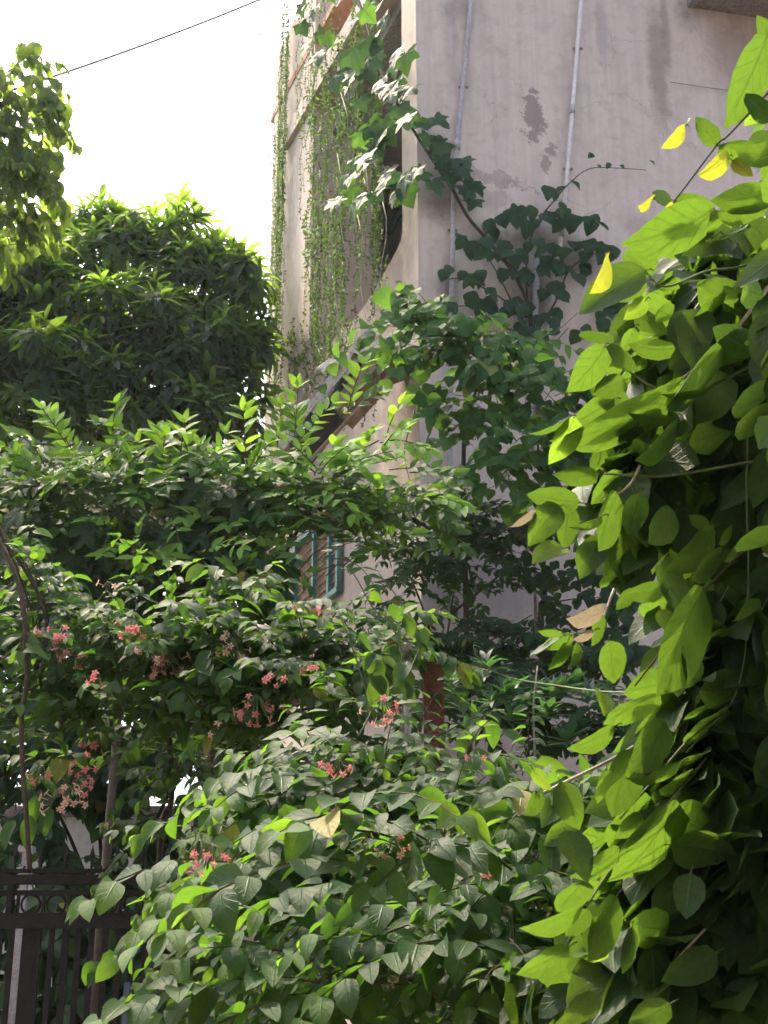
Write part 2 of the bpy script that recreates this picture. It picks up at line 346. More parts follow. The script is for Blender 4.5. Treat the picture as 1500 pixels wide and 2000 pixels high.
# facade: near jamb, parapet with a curved shoulder, far pier
s_j, _ = sB(786, 300); s_p, _ = sB(607, 520); s_e, _ = sB(527, 520)
zc = sB(784, 470)[1]; zb = sB(716, 592)[1]; s_b = sB(716, 592)[0]; zl = sB(655, 660)[1]
def fac(m):
    pts = [(0.0, 0, 0), (s_e, 0, 0), (s_e, 0, zl), (sB(655, 640)[0], 0, zl)]
    prof = [(655, 655), (690, 625), (716, 592), (738, 556), (757, 520), (772, 494), (782, 472), (786, 450)]
    pts += [(sB(x, y)[0], 0, sB(x, y)[1]) for x, y in prof[1:]]
    pts += [(s_j, 0, HT), (0.0, 0, HT)]
    m.slab([V(*p) for p in pts], (0, 0.2, 0))
wall_local(fac, 'facade_wall', M['facade'], dB, nB)
wall_local(lambda m: m.box((s_p,-0.003,zl+0.002), (s_e-s_p,0,0), (0,0.75,0), (0,0,HT-zl)), 'facade_pier', M['facade'], dB, nB)
wall_local(lambda m: m.box((0.25,1.5,0), (s_e+0.8,0,0), (0,0.15,0), (0,0,HT)), 'balcony_back_wall', M['inside'], dB, nB)
wall_local(lambda m: m.box((0.21,0.21,zl-0.35), (s_e-0.3,0,0), (0,1.28,0), (0,0,0.15)), 'balcony_floor', M['concrete'], dB, nB)
wall_local(lambda m: m.box((s_e+0.01,0.22,0), (0,1.6,0), (0.15,0,0), (0,0,HT)), 'end_wall', M['inside'], dB, nB)
wall_local(lambda m: m.box((0.21,0.205,10.3), (s_e+0.5,0,0), (0,1.29,0), (0,0,0.18)), 'balcony_ceiling', M['concrete'], dB, nB)
# a sloping canopy over the upper balcony: pale rendered edge under orange brick courses
def sloped(name, a, b, w, th, off, mat):
    A, B = onB(*a, off), onB(*b, off); d = (B - A).normalized(); up = nB.cross(d); up = up if up.z > 0 else -up
    return MB().box(A, B - A, nB * -w, up * th).build(name, mat, house)
sloped('sloping_canopy', (552, 292), (742, -40), 0.55, 0.22, 0.06, M['facade'])
for i in range(7):
    t0, t1 = i / 7, (i + 0.9) / 7
    a = (556 + 179 * t0 - 28, 288 - 328 * t0 - 48); b = (556 + 179 * t1 - 28, 288 - 328 * t1 - 48)
    sloped('brick', a, b, 0.5, 0.09, 0.012, M['tile_red'])
# round vent ring and a teal shutter inside the balcony
ctr = on_plane(772, 100, K + nB * -1.48, nB)
ring = [ctr + dB * (0.24 * math.cos(a)) + V(0, 0, 0.20 * math.sin(a)) for a in np.linspace(0, 2 * math.pi, 25)]
MB().tube(ring, 0.022, 6, False).build('vent_ring', M['plywood'], house, True)
sh = on_plane(776, 440, K + nB * -1.46, nB)
MB().box(sh - dB * 0.25, dB * 0.5, nB * 0.04, V(0, 0, 0.75)).build('shutter', M['teal'], house)
# concrete canopy slab, top right
q0, q1 = onA(1342, 14), onA(1560, 20)
a0, a1 = (q0 - K).dot(dA), 6.0
wall_local(lambda m: m.box((a0, -0.75, q0.z), (a1 - a0, 0, 0), (0, 0.748, 0), (0, 0, 0.16)), 'concrete_canopy', M['concrete'], dA, nA)
# pipes on the gable wall
def pipe(name, pts, r, mat, label=None, off=0.05):
    o = MB().tube([onA(x, y, off) for x, y in pts], r, 10).build(name, mat, house, True)
    if label: o['label'] = label
    return o
p1 = pipe('drain_pipe', [(922, -60), (917, 40), (893, 280), (886, 340), (882, 600), (878, 900), (876, 1200)], 0.021, M['pvc_grey'], 'thin grey drain pipe beside the house corner')
p2 = pipe('drain_pipe', [(1140, -60), (1105, 375), (1094, 480), (1064, 722), (1056, 800)], 0.019, M['pvc'], 'pale slanting drain pipe down the middle of the wall', 0.06)
p3 = pipe('drain_pipe', [(1050, 496), (1046, 600), (1042, 740), (1038, 900)], 0.028, M['pvc_grey'], 'short capped pipe stub behind the vine')
for p, x, y, r in ((p1, 893, 283, 0.030), (p1, 880, 760, 0.030), (p2, 1118, 215, 0.026), (p2, 1097, 455, 0.026)):
    MB().tube([onA(x, y - 9, 0.055), onA(x - 0.8, y + 9, 0.055)], r, 10).build('pipe_socket', M['pvc_grey'], p, True)
for p, x, y in ((p1, 905, 170), (p1, 884, 450), (p2, 1128, 95), (p2, 1109, 330), (p2, 1076, 620)):
    MB().tube([onA(x - 9, y, 0.03), onA(x + 9, y, 0.03)], 0.012, 6).build('pipe_clip', M['galv'], p)
# broken corrugated awning over the lower window: a steep verge, sheet ends, a stained board under it
AY = 9.25
aw = empty('awning', P(700, 700, AY)); aw.parent = house; aw.matrix_parent_inverse = PINV['house']; PINV[aw.name] = Matrix.Translation(-P(700, 700, AY))
def strip(name, a, b, th, back, mat, dy=0.0):
    """a plank from pixel a to pixel b, th thick below the line, reaching back into the house side"""
    A, B = P(*a, AY + dy), P(*b, AY + dy); d = (B - A).normalized(); dn = V(0, 1, 0).cross(d); dn = dn if dn.z < 0 else -dn
    return MB().box(A, B - A, V(0.10, back, 0.05), dn * th).build(name, mat, aw)
va, vb = V(716, 648, 0), V(545, 862, 0)
for k in range(6):
    a = va.lerp(vb, k / 6 - 0.03); b = va.lerp(vb, (k + 1) / 6 + 0.03); j = U(-4, 4) + (3 if k % 2 else -3)
    strip('verge_sheet', (a.x + j, a.y + j), (b.x + j, b.y + j), U(0.07, 0.10), 0.6, M['sheet'], 0.01 * (k % 2))
strip('shadow_strip', (708, 692), (566, 872), 0.035, 0.5, M['shadow_dark'], 0.03)  # dark strip standing in for the shadow line under the verge
for k in range(7):
    x = 640 + k * 24; y = 706 - k * 9.5 + U(-5, 5)
    A = P(x, y, AY + 0.06); d = V(-0.10, -0.10, -0.13)
    m = MB(); n = 10
    for e in (0, 1):
        for lay in (0, 1):
            for i in range(n + 1):
                m.v.append(tuple(A + V(0.095 * i / n, 0, 0.030 * i / n) + d * e * U(0.97, 1.03) + V(0, -0.004 * (k % 2), 0.02 * math.sin(math.pi * i / n * 2) - 0.014 * lay)))
    N = n + 1
    for i in range(n):
        m.f += [(i, i+1, 2*N+i+1, 2*N+i), (N+i, 3*N+i, 3*N+i+1, N+i+1), (i, N+i, N+i+1, i+1), (2*N+i, 2*N+i+1, 3*N+i+1, 3*N+i)]
    m.build('corrugated_sheet', M['sheet'], aw)
strip('soffit_board', (716, 702), (640, 786), 0.10, 0.5, M['plywood'], 0.06)
strip('soffit_board', (790, 676), (716, 702), 0.07, 0.5, M['plywood'], 0.07)
MB().tube([P(760, 735, AY + 0.1), P(600, 905, AY + 0.1)], 0.018, 6).build('brace', M['plywood'], aw)
MB().tube([P(748, 715, AY + 0.15), P(752, 770, AY + 0.15)], [0.03, 0.012], 6).build('rusty_bracket', M['rust'], aw)

# lower window with teal bars and a bamboo blind
wl, wr = sB(585, 1100), sB(672, 1100); zt, zbm = sB(630, 1030)[1], sB(630, 1190)[1]
win = empty('window', K + dB * wl[0]); win.parent = house; win.matrix_parent_inverse = PINV['house']; PINV[win.name] = Matrix.Translation(-(K + dB * wl[0]))
s0, s1 = min(wl[0], wr[0]), max(wl[0], wr[0])
def B3(s, off, z): return K + dB * s + nB * off + V(0, 0, z)
MB().box(B3(s0, 0.012, zbm), dB * (s1-s0), nB * 0.01, V(0,0,zt-zbm)).build('blind', M['louvre'], win)
for s in (s0, s0 + 0.18*(s1-s0), s0 + 0.52*(s1-s0), s1 - 0.05):
    MB().box(B3(s, 0.025, zbm), dB * 0.05, nB * 0.04, V(0,0,zt-zbm)).build('window_bar', M['teal'], win)
for z in (zbm, zt): MB().box(B3(s0, 0.02, z), dB * (s1-s0+0.05), nB * 0.05, V(0,0,0.05)).build('window_rail', M['teal'], win)
for i in range(9):
    MB().box(B3(s0, 0.023, zbm + (zt-zbm)*(i+0.5)/9), dB * (s1-s0), nB * 0.012, V(0,0,0.015)).build('slat', M['plywood'], win)

# ------------------------------------------------------------------ garden wall behind the gate
gw = MB().box((-9, 10.6, 0), (8.2,0,0), (0,0.2,0), (0,0,2.75)).build('garden_wall', M['white_wall'])
tag(gw, 'whitewashed garden wall glimpsed through the leaves above the gate', 'wall')
gc = MB().box((-9.02, 10.56, 2.752), (8.24,0,0), (0,0.28,0), (0,0,0.08)).build('coping', M['concrete'], gw)

# ------------------------------------------------------------------ iron gate
GY = 6.2
g0 = P(-60, 1700, GY); g1 = P(345, 1700, GY)
def gz(y): return P(150, y, GY).z
gate = empty('iron_gate', (g0.x, GY, 0)); tag(gate, 'dark iron garden gate with picket bars and a band of rings', 'gate')
L = g1.x - g0.x
def rail(y, h, d=0.05, name='rail'):
    MB().box((g0.x, GY - d/2, gz(y) - h/2), (L,0,0), (0,d,0), (0,0,h)).build(name, M['iron'], gate)
rail(1701, 0.018, 0.03); rail(1718, 0.042); rail(1744, 0.022, 0.035); rail(1788, 0.022, 0.035); rail(1802, 0.05, 0.055); rail(2120, 0.06)
barw = 0.052
for i in range(17):
    x = g0.x + 0.03 + i * 0.058 * 1.02
    big = i in (4,)
    w = 0.085 if big else barw * U(0.55, 0.8)
    MB().box((x, GY - 0.012, gz(2200)), (w * 0.72,0,0), (0,0.022,0), (0,0,gz(1810) - gz(2200))).build('bar', M['iron'], gate)
for i in range(9):
    x = g0.x + 0.06 + i * 0.115
    c = V(x, GY, gz(1766)); r = 0.042
    rp = [c + V(r*math.cos(a), 0, r*math.sin(a)) for a in np.linspace(0, 2*math.pi, 17)]
    MB().tube(rp, 0.006, 5, False).build('ring', M['iron'], gate, True)
    MB().cbox((x + 0.0575, GY, gz(1766)), 0.012, 0.02, gz(1744) - gz(1788)).build('upright', M['iron'], gate)
    # spear point and curl above the top rail
    z0 = gz(1718)
    MB().tube([V(x+0.03, GY, z0), V(x+0.03, GY, z0+0.07), V(x+0.03, GY, z0+0.105), V(x+0.03, GY, z0+0.15)], [0.006,0.006,0.014,0.001], 6).build('spear_point', M['iron'], gate)
    cp = [V(x + 0.03 + 0.045*math.cos(a), GY, z0 + 0.066 + 0.04*math.sin(a)) for a in np.linspace(math.pi*1.05, math.pi*1.95, 9)]
    MB().tube(cp, 0.005, 5).build('scroll', M['iron'], gate, True)
for x in (20, 205):
    p = P(x/1.0, 1760, GY); MB().cbox((p.x, GY, gz(1766)), 0.028, 0.04, gz(1715)-gz(1805)).build('upright', M['iron'], gate)
# white post and blue trestle seen between the bars
wp = P(32, 1900, 7.2); o = MB().cbox((wp.x, 7.2, 1.1), 0.036, 0.04, 2.2).build('pale_post', M['pvc_grey']); tag(o, 'narrow pale post seen behind the iron gate bars', 'post')
MB().cbox((wp.x, 7.2, 2.215), 0.075, 0.07, 0.03).build('post_cap', M['pvc_grey'], o)
tr = empty('blue_trestle', (P(268, 1930, 5.9).x, 5.9, 0)); tag(tr, 'blue grey metal trestle standing in front of the gate bars', 'trestle')
xa, xb, zt_ = P(248, 1930, 5.9).x, P(287, 1930, 5.9).x, P(268, 1918, 5.9).z
for x in (xa, xb): MB().box((x-0.012, 5.89, 0), (0.024,0,0), (0,0.024,0), (0,0,zt_)).build('leg', M['blue'], tr)
for z in (zt_-0.03, zt_-0.62): MB().box((xa+0.013, 5.892, z), (xb-xa-0.026,0,0), (0,0.02,0), (0,0,0.022)).build('crossbar', M['blue'], tr)

# rusty post and capped pipe in the creeper
rp = P(846, 1300, 5.6); o = MB().box((rp.x-0.043, 5.56, 0), (0.086,0,0), (0,0.086,0), (0,0,rp.z)).build('rusty_post', M['rust']); tag(o, 'square red rusted iron post rising out of the creeper', 'post')
MB().box((rp.x-0.048, 5.555, rp.z), (0.096,0,0), (0,0.096,0), (0,0,0.008)).build('top_plate', M['rust'], o)
cp = P(793, 1275, 5.3); o = MB().tube([V(cp.x,5.3,0), V(cp.x,5.3,cp.z)], 0.019, 12).build('vent_pipe', M['galv'], None, True); tag(o, 'thin weathered standpipe with a round cap beside the rusty post', 'pipe')
MB().tube([V(cp.x,5.3,cp.z-0.012), V(cp.x,5.3,cp.z+0.012), V(cp.x,5.3,cp.z+0.034), V(cp.x,5.3,cp.z+0.042)], [0.027,0.029,0.021,0.008], 12).build('cap', M['galv'], o, True)

# cables
def sag(a, b, s, n=16): return [a.lerp(b, i/n) + V(0,0,-s*4*(i/n)*(1-i/n)) for i in range(n+1)]
o = MB().tube(sag(P(-260, 262, 9.8), onB(575, -30, 0.02), 0.10), 0.013, 6).build('overhead_cable', M['wire']); tag(o, 'thin dark cable crossing the bright sky to the house', 'cable')
o = MB().tube(sag(onA(1308, 160, 0.02), onA(1560, 192, 0.02), 0.01), 0.003, 4).build('wall_wire', M['wire']); tag(o, 'short loose wire running along the wall under the concrete canopy', 'cable')

# ------------------------------------------------------------------ leaf shapes
GEO = {}
def leaf_geo(key, width, prof, nl, na, bend, fold, wave, seed):
    r = random.Random(seed); v = []; f = []; uv = []
    x = z = 0.0; ph = r.uniform(0, 6); idx = []; twist = r.uniform(-0.25, 0.25)
    for i in range(nl + 1):
        t = i / nl; ang = bend * (t - 0.15)
        if i: x += math.cos(ang) / nl; z -= math.sin(ang) / nl
        w = prof(t) * width / 2
        if i in (0, nl):
            idx.append([len(v)]); v.append((x, 0, z)); uv.append((0.5, t)); continue
        row = []
        for j in range(-na, na + 1):
            s = j / na; edge = 1 + (r.uniform(-0.07, 0.07) if abs(j) == na else 0)
            row.append(len(v))
            v.append((x, s * w * edge, z + fold * abs(s) * w + wave * abs(s) * math.sin(ph + t * 9 + (1.7 if s > 0 else 0)) + twist * t * s * w))
            uv.append((0.5 + 0.5 * s, t))
        idx.append(row)
    for i in range(nl):
        a, b = idx[i], idx[i+1]
        if len(a) == 1: f += [(a[0], b[j+1], b[j]) for j in range(len(b)-1)]
        elif len(b) == 1: f += [(a[j], a[j+1], b[0]) for j in range(len(a)-1)]
        else: f += [(a[j], a[j+1], b[j+1], b[j]) for j in range(len(a)-1)]
    GEO[key] = (np.array(v), f, np.array(uv))
ov = lambda t: max(0.0, math.sin(math.pi * t ** 0.78)) ** 0.75 * (1 - 0.25 * t) * 1.12
ova = lambda t: (max(0.0, math.sin(math.pi * t ** 0.74)) ** 0.7) * (1.0 if t < 0.8 else 1 - (t - 0.8) * 1.6) * 1.05
lan = lambda t: max(0.0, math.sin(math.pi * t ** 0.9)) ** 0.85
hrt = lambda t: float(np.interp(t, [0, .08, .18, .32, .48, .64, .80, .92, 1], [0, .66, .93, 1.0, .93, .74, .44, .17, 0]))
for i in range(4):
    leaf_geo(('creeper', i), 0.52 + 0.05*(i-1.5), ova, 6, 1, (0.25, 0.6, 0.9, 0.4)[i], (0.22, 0.35, 0.12, 0.45)[i], 0.015, 10+i)
    leaf_geo(('near', i), 0.56 + 0.06*(i-1.5), ova, 9, 2, (0.15, 0.45, 0.75, -0.2)[i], (0.15, 0.30, 0.10, 0.22)[i], 0.014, 20+i)
    leaf_geo(('mango', i), 0.25, lan, 6, 1, (0.5, 0.9, 1.3, 0.2)[i], (0.35, 0.25, 0.5, 0.3)[i], 0.012, 30+i)
    leaf_geo(('pinnate', i), 0.40, ov, 5, 1, (0.2, 0.45, 0.05, 0.3)[i], (0.25, 0.15, 0.4, 0.2)[i], 0.01, 40+i)
    leaf_geo(('heart', i), 0.84, hrt, 9, 1, (0.3, 0.6, 0.15, 0.8)[i], (0.12, 0.22, 0.3, 0.1)[i], 0.03, 50+i)
    leaf_geo(('tiny', i), 0.5, ov, 3, 1, 0.3, 0.2, 0.0, 60+i)
def lobed_geo(key, tips, sinus, seed, wide=1.0):
    """palmate leaf: pointed lobes round the petiole, curved down towards the rim"""
    r = random.Random(seed); ang = []; rad = []
    for i, (a, l) in enumerate(tips):
        l *= r.uniform(0.93, 1.07); ang += [a - 13, a, a + 13]; rad += [l * 0.80, l, l * 0.80]
        if i < len(tips) - 1: ang.append((a + tips[i+1][0]) / 2); rad.append(min(l, tips[i+1][1]) * sinus * r.uniform(0.93, 1.07))
    ang = [-166] + ang + [166]; rad = [0.12] + rad + [0.12]
    v = [(0, 0, 0)]; uv = [(0.5, 0.15)]; f = []; n = len(ang)
    for ring in (0.5, 1.0):
        for a, l in zip(ang, rad):
            a2 = math.radians(a); x, y = l * ring * math.cos(a2), l * ring * math.sin(a2) * wide
            v.append((x, y, -0.24 * (l * ring) ** 2 + (0.025 * math.sin(a2 * 4 + seed) if ring == 1 else 0.02 * math.cos(a2 * 5)) + 0.08 * abs(y))); uv.append((0.5 + 0.6 * y, 0.2 + x))
    for i in range(n - 1):
        f.append((0, 1 + i, 2 + i)); f.append((1 + i, 1 + n + i, 2 + n + i, 2 + i))
    GEO[key] = (np.array(v), f, np.array(uv))
for i in range(4): lobed_geo(('lobed', i), [(-118, .40), (-58, .62), (0, .80), (58, .62), (118, .40)], 0.50 + 0.05 * i, 70 + i)
for i in range(4): lobed_geo(('gourd', i), [(-112, .44), (-55, .58), (0, .76), (55, .58), (112, .44)], 0.74 + 0.03 * i, 80 + i, 1.05)

MESH = {}
def leaf_mesh(key, mat):
    kk = (key, mat)
    if kk not in MESH:
        v, f, uv = GEO[key]
        me = bpy.data.meshes.new('leaf'); me.from_pydata(v.tolist(), [], f)
        me.polygons.foreach_set('use_smooth', [True] * len(f))
        ul = me.uv_layers.new(name='UVMap'); li = np.empty(len(me.loops), np.int32); me.loops.foreach_get('vertex_index', li)
        ul.data.foreach_set('uv', uv[li].ravel().astype(np.float32))
        me.materials.append(M[mat]); me.update(); MESH[kk] = me
    return MESH[kk]

PLANTS = []
class Plant:
    def __init__(s, name, label, cat, base, group=None):
        s.root = empty(name, base); tag(s.root, label, cat, group); s.base = Vector(base)
        s.leaves = []; s.twigs = MB(); s.twig_mat = 'twig'; s.limit = 300; s.fronds = {}; PLANTS.append(s)
    def leaf(s, kind, mat, pos, d, up, size, var=None, sprig=None):
        d = Vector(d); d = d.normalized() if d.length > 1e-6 else V(0,0,-1)
        up = Vector(up); z = up - d * up.dot(d)
        if z.length < 1e-3: z = d.orthogonal()
        z.normalize(); y = z.cross(d)
        s.leaves.append((kind, rng.randrange(4) if var is None else var, mat, (pos.x, pos.y, pos.z), tuple(d), tuple(y), tuple(z), size, sprig))
    def stem(s, pts, r0, r1, name='stem', mat='twig', n=7):
        m = len(pts); rr = [r0 + (r1 - r0) * i / (m - 1) for i in range(m)]
        return MB().tube(pts, rr, n).build(name, M[mat], s.root, True)

def spray(pl, p, d, length, kind, mat, size, gap=0.055, grav=0.9, droop=0.45, side=0.85, jit=0.22, young=None, tip=2, alt=False, upb=(0,0,1), fwd=0.55, twig=0.0026):
    """one shoot with leaves in pairs (or alternate) along it"""
    p = Vector(p); d = Vector(d).normalized(); n = max(2, int(length / gap)); pts = [p.copy()]
    for i in range(n):
        d = (d + V(0, 0, -grav * gap / max(length, 0.1)) + rv(0.05)).normalized(); p = p + d * gap; pts.append(p.copy())
        t = i / n; sd = d.cross(V(0,0,1)); sd = sd.normalized() if sd.length > 0.05 else V(1,0,0)
        for sg in ((1, -1) if not alt else ((1,) if i % 2 else (-1,))):
            ld = sd * sg * side + d * fwd + V(0, 0, -droop) + rv(jit)
            up = Vector(upb) + d * 0.15 + rv(0.30)
            sz = size * U(0.72, 1.1) * (1 - 0.45 * max(0, t - 0.6) / 0.4)
            mm = young if (young and i >= n - tip) else mat
            pl.leaf(kind, mm, p + sd * sg * 0.008, ld, up, sz)
    pl.leaf(kind, young or mat, p, d + V(0,0,-droop*0.5), upb, size * 0.6)
    pl.twigs.tube(pts, [twig * (1.2 - 0.7 * i / len(pts)) for i in range(len(pts))], 3, False)

def ellip(blob):
    """a blob given by photo position and extent at a depth -> centre and world radii"""
    x, y, rx, ry, Y, rd = blob
    c = P(x, y, Y); s = (ray(x, y) * (Y / ray(x, y).y)).length / F
    return c, V(rx * s, rd, ry * s)
def blob_point(blob, rmin=0.55, front=0.5, top=0.2):
    c, r = ellip(blob)
    while True:
        u = rv(1.0).normalized(); u = (u + V(0, -front, top)); u.normalize()
        break
    k = rmin + (1 - rmin) * U(0, 1) ** 0.6
    return c + V(u.x * r.x, u.y * r.y, u.z * r.z) * k, u

# ------------------------------------------------------------------ mango tree behind the garden
mango = Plant('mango_tree', 'dense dark mango tree with long drooping leaves behind the garden', 'tree', (P(230, 900, 13).x, 13.0, 0)); mango.twig_mat = 'bark'
MB_ = [(235, 560, 190, 160, 12.8, 0.8), (60, 610, 150, 160, 12.2, 0.8), (395, 575, 105, 125, 12.8, 0.7), (250, 720, 260, 160, 12.6, 1.3), (60, 780, 170, 150, 11.8, 1.1), (415, 740, 85, 140, 12.8, 1.0), (330, 700, 170, 140, 13.4, 0.8), (120, 700, 170, 160, 13.2, 0.8), (450, 680, 45, 150, 13.0, 0.6), (-150, 680, 180, 260, 12.4, 1.4), (478, 590, 48, 90, 12.6, 0.6), (500, 700, 30, 120, 12.7, 0.4), (120, 490, 90, 60, 12.6, 0.6), (185, 440, 60, 50, 12.7, 0.4), (350, 445, 60, 55, 12.7, 0.4), (265, 470, 60, 40, 12.7, 0.4), (425, 515, 60, 45, 12.7, 0.5), (20, 520, 80, 80, 12.4, 0.6), (250, 860, 280, 120, 12.4, 1.2), (420, 880, 120, 110, 12.6, 1.0)]
def rosette(pl, p, ax, n, size, kind, mat, spread=0.9, droop=0.5, young=None):
    ax = Vector(ax).normalized(); a = ax.orthogonal().normalized(); b = ax.cross(a); ph = U(0, 6.28)
    for i in range(n):
        an = ph + i * 2.4; r = spread * (0.45 + 0.75 * i / n); radial = a * math.cos(an) + b * math.sin(an)
        ld = radial * r + ax * (1.05 - 0.9 * i / n) + V(0, 0, -droop * U(0.5, 1.4)) + rv(0.10)
        pl.leaf(kind, young if (young and i < 3) else mat, p - ax * (0.10 * i / n) * size * 3, ld, ax + V(0,0,0.6), size * U(0.75, 1.12) * (0.7 if i < 3 else 1))
mb_limbs = []
for k, blob in enumerate(MB_):
    c, r = ellip(blob); n = int((72 if blob[1] < 640 else 120) * r.x * r.z) + 22
    for i in range(n):
        p, u = blob_point(blob, 0.45, 0.35, 0.35)
        ax = (u * 0.8 + V(0, -0.15, 0.75) + rv(0.25))
        q_ = project(p)
        if (q_[0] > 430 or q_[1] < 470) and rng.random() < 0.45: continue
        if rng.random() < 0.14: p = c + (p - c) * U(1.05, 1.22)
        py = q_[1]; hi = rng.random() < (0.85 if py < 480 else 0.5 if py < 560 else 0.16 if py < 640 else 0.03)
        rosette(mango, p, ax, rng.randint(9, 14), U(0.25, 0.36), 'mango', 'mango_lit' if hi else 'mango', 0.95, U(0.35, 1.1))
        if i % 3 == 0: mango.twigs.tube([c + (p - c) * 0.25, c + (p - c) * 0.65 + V(0,0,-0.06), p], [0.016, 0.010, 0.005], 4, False)
# crown tips standing up against the sky
for x, y in [(180, 415), (215, 398), (150, 425), (260, 425), (300, 440), (330, 410), (345, 400), (370, 420), (395, 415), (430, 450), (470, 475), (495, 490), (505, 520), (110, 440), (80, 470), (290, 455), (350, 450), (410, 480), (455, 520), (500, 570), (508, 620), (515, 660), (498, 700), (512, 740), (485, 620), (505, 545), (470, 500), (300, 400), (240, 405), (385, 395), (40, 480), (490, 545), (440, 490)]:
    rosette(mango, P(x + U(-6,6), y + 20 + U(-6,6), 12.6 + U(-0.4, 0.5)), V(U(-.3,.3), -0.1, 1), rng.randint(7, 12), U(0.22, 0.32), 'mango', 'mango_lit', 0.8, U(0.0, 0.3))
tb = mango.base
mango.stem(smooth_path([tb, tb + V(0.05, 0, 2.0), tb + V(-0.05, 0, 4.0), P(250, 760, 12.8)]), 0.19, 0.10, 'trunk', 'bark', 10)
for b in MB_[:8]:
    c, _ = ellip(b); mango.stem(smooth_path([tb + V(-0.03, 0, 4.2), (tb + V(0, 0, 4.8)).lerp(c, 0.55) + V(0, 0, 0.2), c]), 0.085, 0.022, 'limb', 'bark', 7)

# ------------------------------------------------------------------ taller tree, upper left
tall = Plant('broadleaf_tree', 'tall tree with drooping yellow green leaves at the upper left against the sky', 'tree', (P(-120, 500, 10.4).x, 10.4, 0)); tall.twig_mat = 'bark'
for blob, n in (((20, 235, 82, 120, 10.2, 0.5), 84), ((0, 360, 85, 100, 10.2, 0.5), 66), ((-10, 450, 60, 50, 10.6, 0.4), 24), ((-120, 330, 130, 220, 10.4, 0.8), 60)):
    for i in range(n):
        p, u = blob_point(blob, 0.3, 0.4, 0.1)
        spray(tall, p, V(u.x * 0.7, u.y * 0.5, 0.3) + rv(0.2), U(0.25, 0.45), 'creeper', 'tall', U(0.15, 0.21), 0.09, 1.6, 0.95, 0.6, 0.25, twig=0.005)
for x, y, dx in [(70, 120, .6), (95, 150, .8), (60, 110, .2), (105, 190, .7), (90, 290, .7), (95, 335, .8), (20, 108, -.2), (100, 235, .7)]:
    spray(tall, P(x - 22, y + 6, 10.1), V(dx, -0.2, 0.55), 0.30, 'creeper', 'tall', 0.19, 0.08, 2.0, 0.8, 0.6, 0.2, twig=0.005)
tall.stem(smooth_path([tall.base, tall.base + V(0.05, 0, 4), P(-100, 420, 10.4), P(-60, 250, 10.3), P(30, 190, 10.2)]), 0.14, 0.02, 'trunk', 'bark', 9)
tall.stem(smooth_path([P(-100, 420, 10.4), P(-40, 390, 10.3), P(25, 370, 10.2)]), 0.04, 0.012, 'limb', 'bark', 7)

# ------------------------------------------------------------------ curtain creeper hanging over the front
cur = Plant('curtain_creeper', 'fine curtain of hanging creeper strands over the balcony front', 'creeper', (onB(640, 100, 0.2).x, onB(640, 100, 0.2).y, 0))
def strand(x0, y0, x1, y1, off, dens=1.0, size=0.030, wig=4):
    m = MB(); n = max(6, int(abs(y1 - y0) / 28)); pts = []
    for i in range(n + 1):
        t = i / n; pts.append(onB(x0 + (x1 - x0) * t + U(-wig, wig), y0 + (y1 - y0) * t, off + U(-0.03, 0.03)))
    pts = smooth_path(pts, 3); m.tube(pts, 0.0022, 3, False)
    nv = len(m.v); verts = [np.array(m.v)]; faces = list(m.f); uvs = [np.full((nv, 2), 0.5)]; base = nv
    gap = 0.020 / dens; acc = 0
    for a, b in zip(pts[:-1], pts[1:]):
        L_ = (b - a).length; acc += L_
        while acc > gap:
            acc -= gap; p = a.lerp(b, U(0, 1))
            d = (rv(0.7) + V(0, -0.1, -0.55)).normalized(); z = rv(1).cross(d).normalized(); y = z.cross(d); sz = size * U(0.6, 1.35)
            gv, gf, gu = GEO[('tiny', rng.randrange(4))]
            R = np.array([d, y, z]) * sz
            verts.append(gv @ R + np.array(p)); uvs.append(gu); faces += [tuple(base + k for k in q) for q in gf]; base += len(gv)
    v = np.concatenate(verts); uv = np.concatenate(uvs)
    me = bpy.data.meshes.new('strand'); me.from_pydata(v.tolist(), [], faces)
    ul = me.uv_layers.new(name='UVMap'); li = np.empty(len(me.loops), np.int32); me.loops.foreach_get('vertex_index', li)
    ul.data.foreach_set('uv', uv[li].ravel().astype(np.float32)); me.materials.append(M['curtain']); me.update()
    link(bpy.data.objects.new('strand', me), cur.root)
for i in range(15):                                                        # down the far pier edge
    x = U(532, 568); strand(x, U(-40, 120), x - U(8, 26), U(560, 870), 0.10, 1.2, 0.030, 3)
for i in range(8): x = U(536, 552); strand(x, U(180, 420), x - U(4, 14), U(700, 880), 0.07, 1.3, 0.030, 3)
for i in range(5): x = U(503, 528); strand(x, U(-40, 20), x + U(-3, 4), U(60, 110) if i % 2 else U(260, 480), 0.35, 0.55, 0.028, 5)
for i in range(24):                                                        # the main fall in the middle
    x = rng.gauss(648, 26); strand(x, U(-60, 180), x + U(-26, 16), U(380, 720), U(0.12, 0.42), 1.15, 0.033, 4)
for i in range(18): x = rng.gauss(640, 24); strand(x, U(330, 480), x + U(-14, 10), U(560, 760), U(0.1, 0.4), 1.5, 0.036, 5)
for i in range(8): x = U(585, 625); strand(x, U(-40, 150), x + U(-16, 12), U(200, 640), U(0.1, 0.3), 0.9, 0.030, 4)
for i in range(14): x = rng.gauss(742, 16); strand(x, U(0, 260), x + U(-14, 6), U(420, 640), U(0.06, 0.2), 1.15, 0.032, 4)
for i in range(6): x = U(690, 725); strand(x, U(-40, 200), x + U(-20, 14), U(300, 700), U(0.06, 0.3), 0.7, 0.030, 4)
for x, y0, y1 in [(690, 640, 830), (715, 690, 830), (735, 690, 820), (752, 500, 640), (745, 600, 680)]: strand(x, y0, x - 4, y1, 0.35, 1.1, 0.030, 3)
for i in range(30): x = U(556, 680); strand(x, U(600, 690), x + U(-30, 20), U(700, 850), U(-0.02, 0.1), 1.3, 0.034, 9)
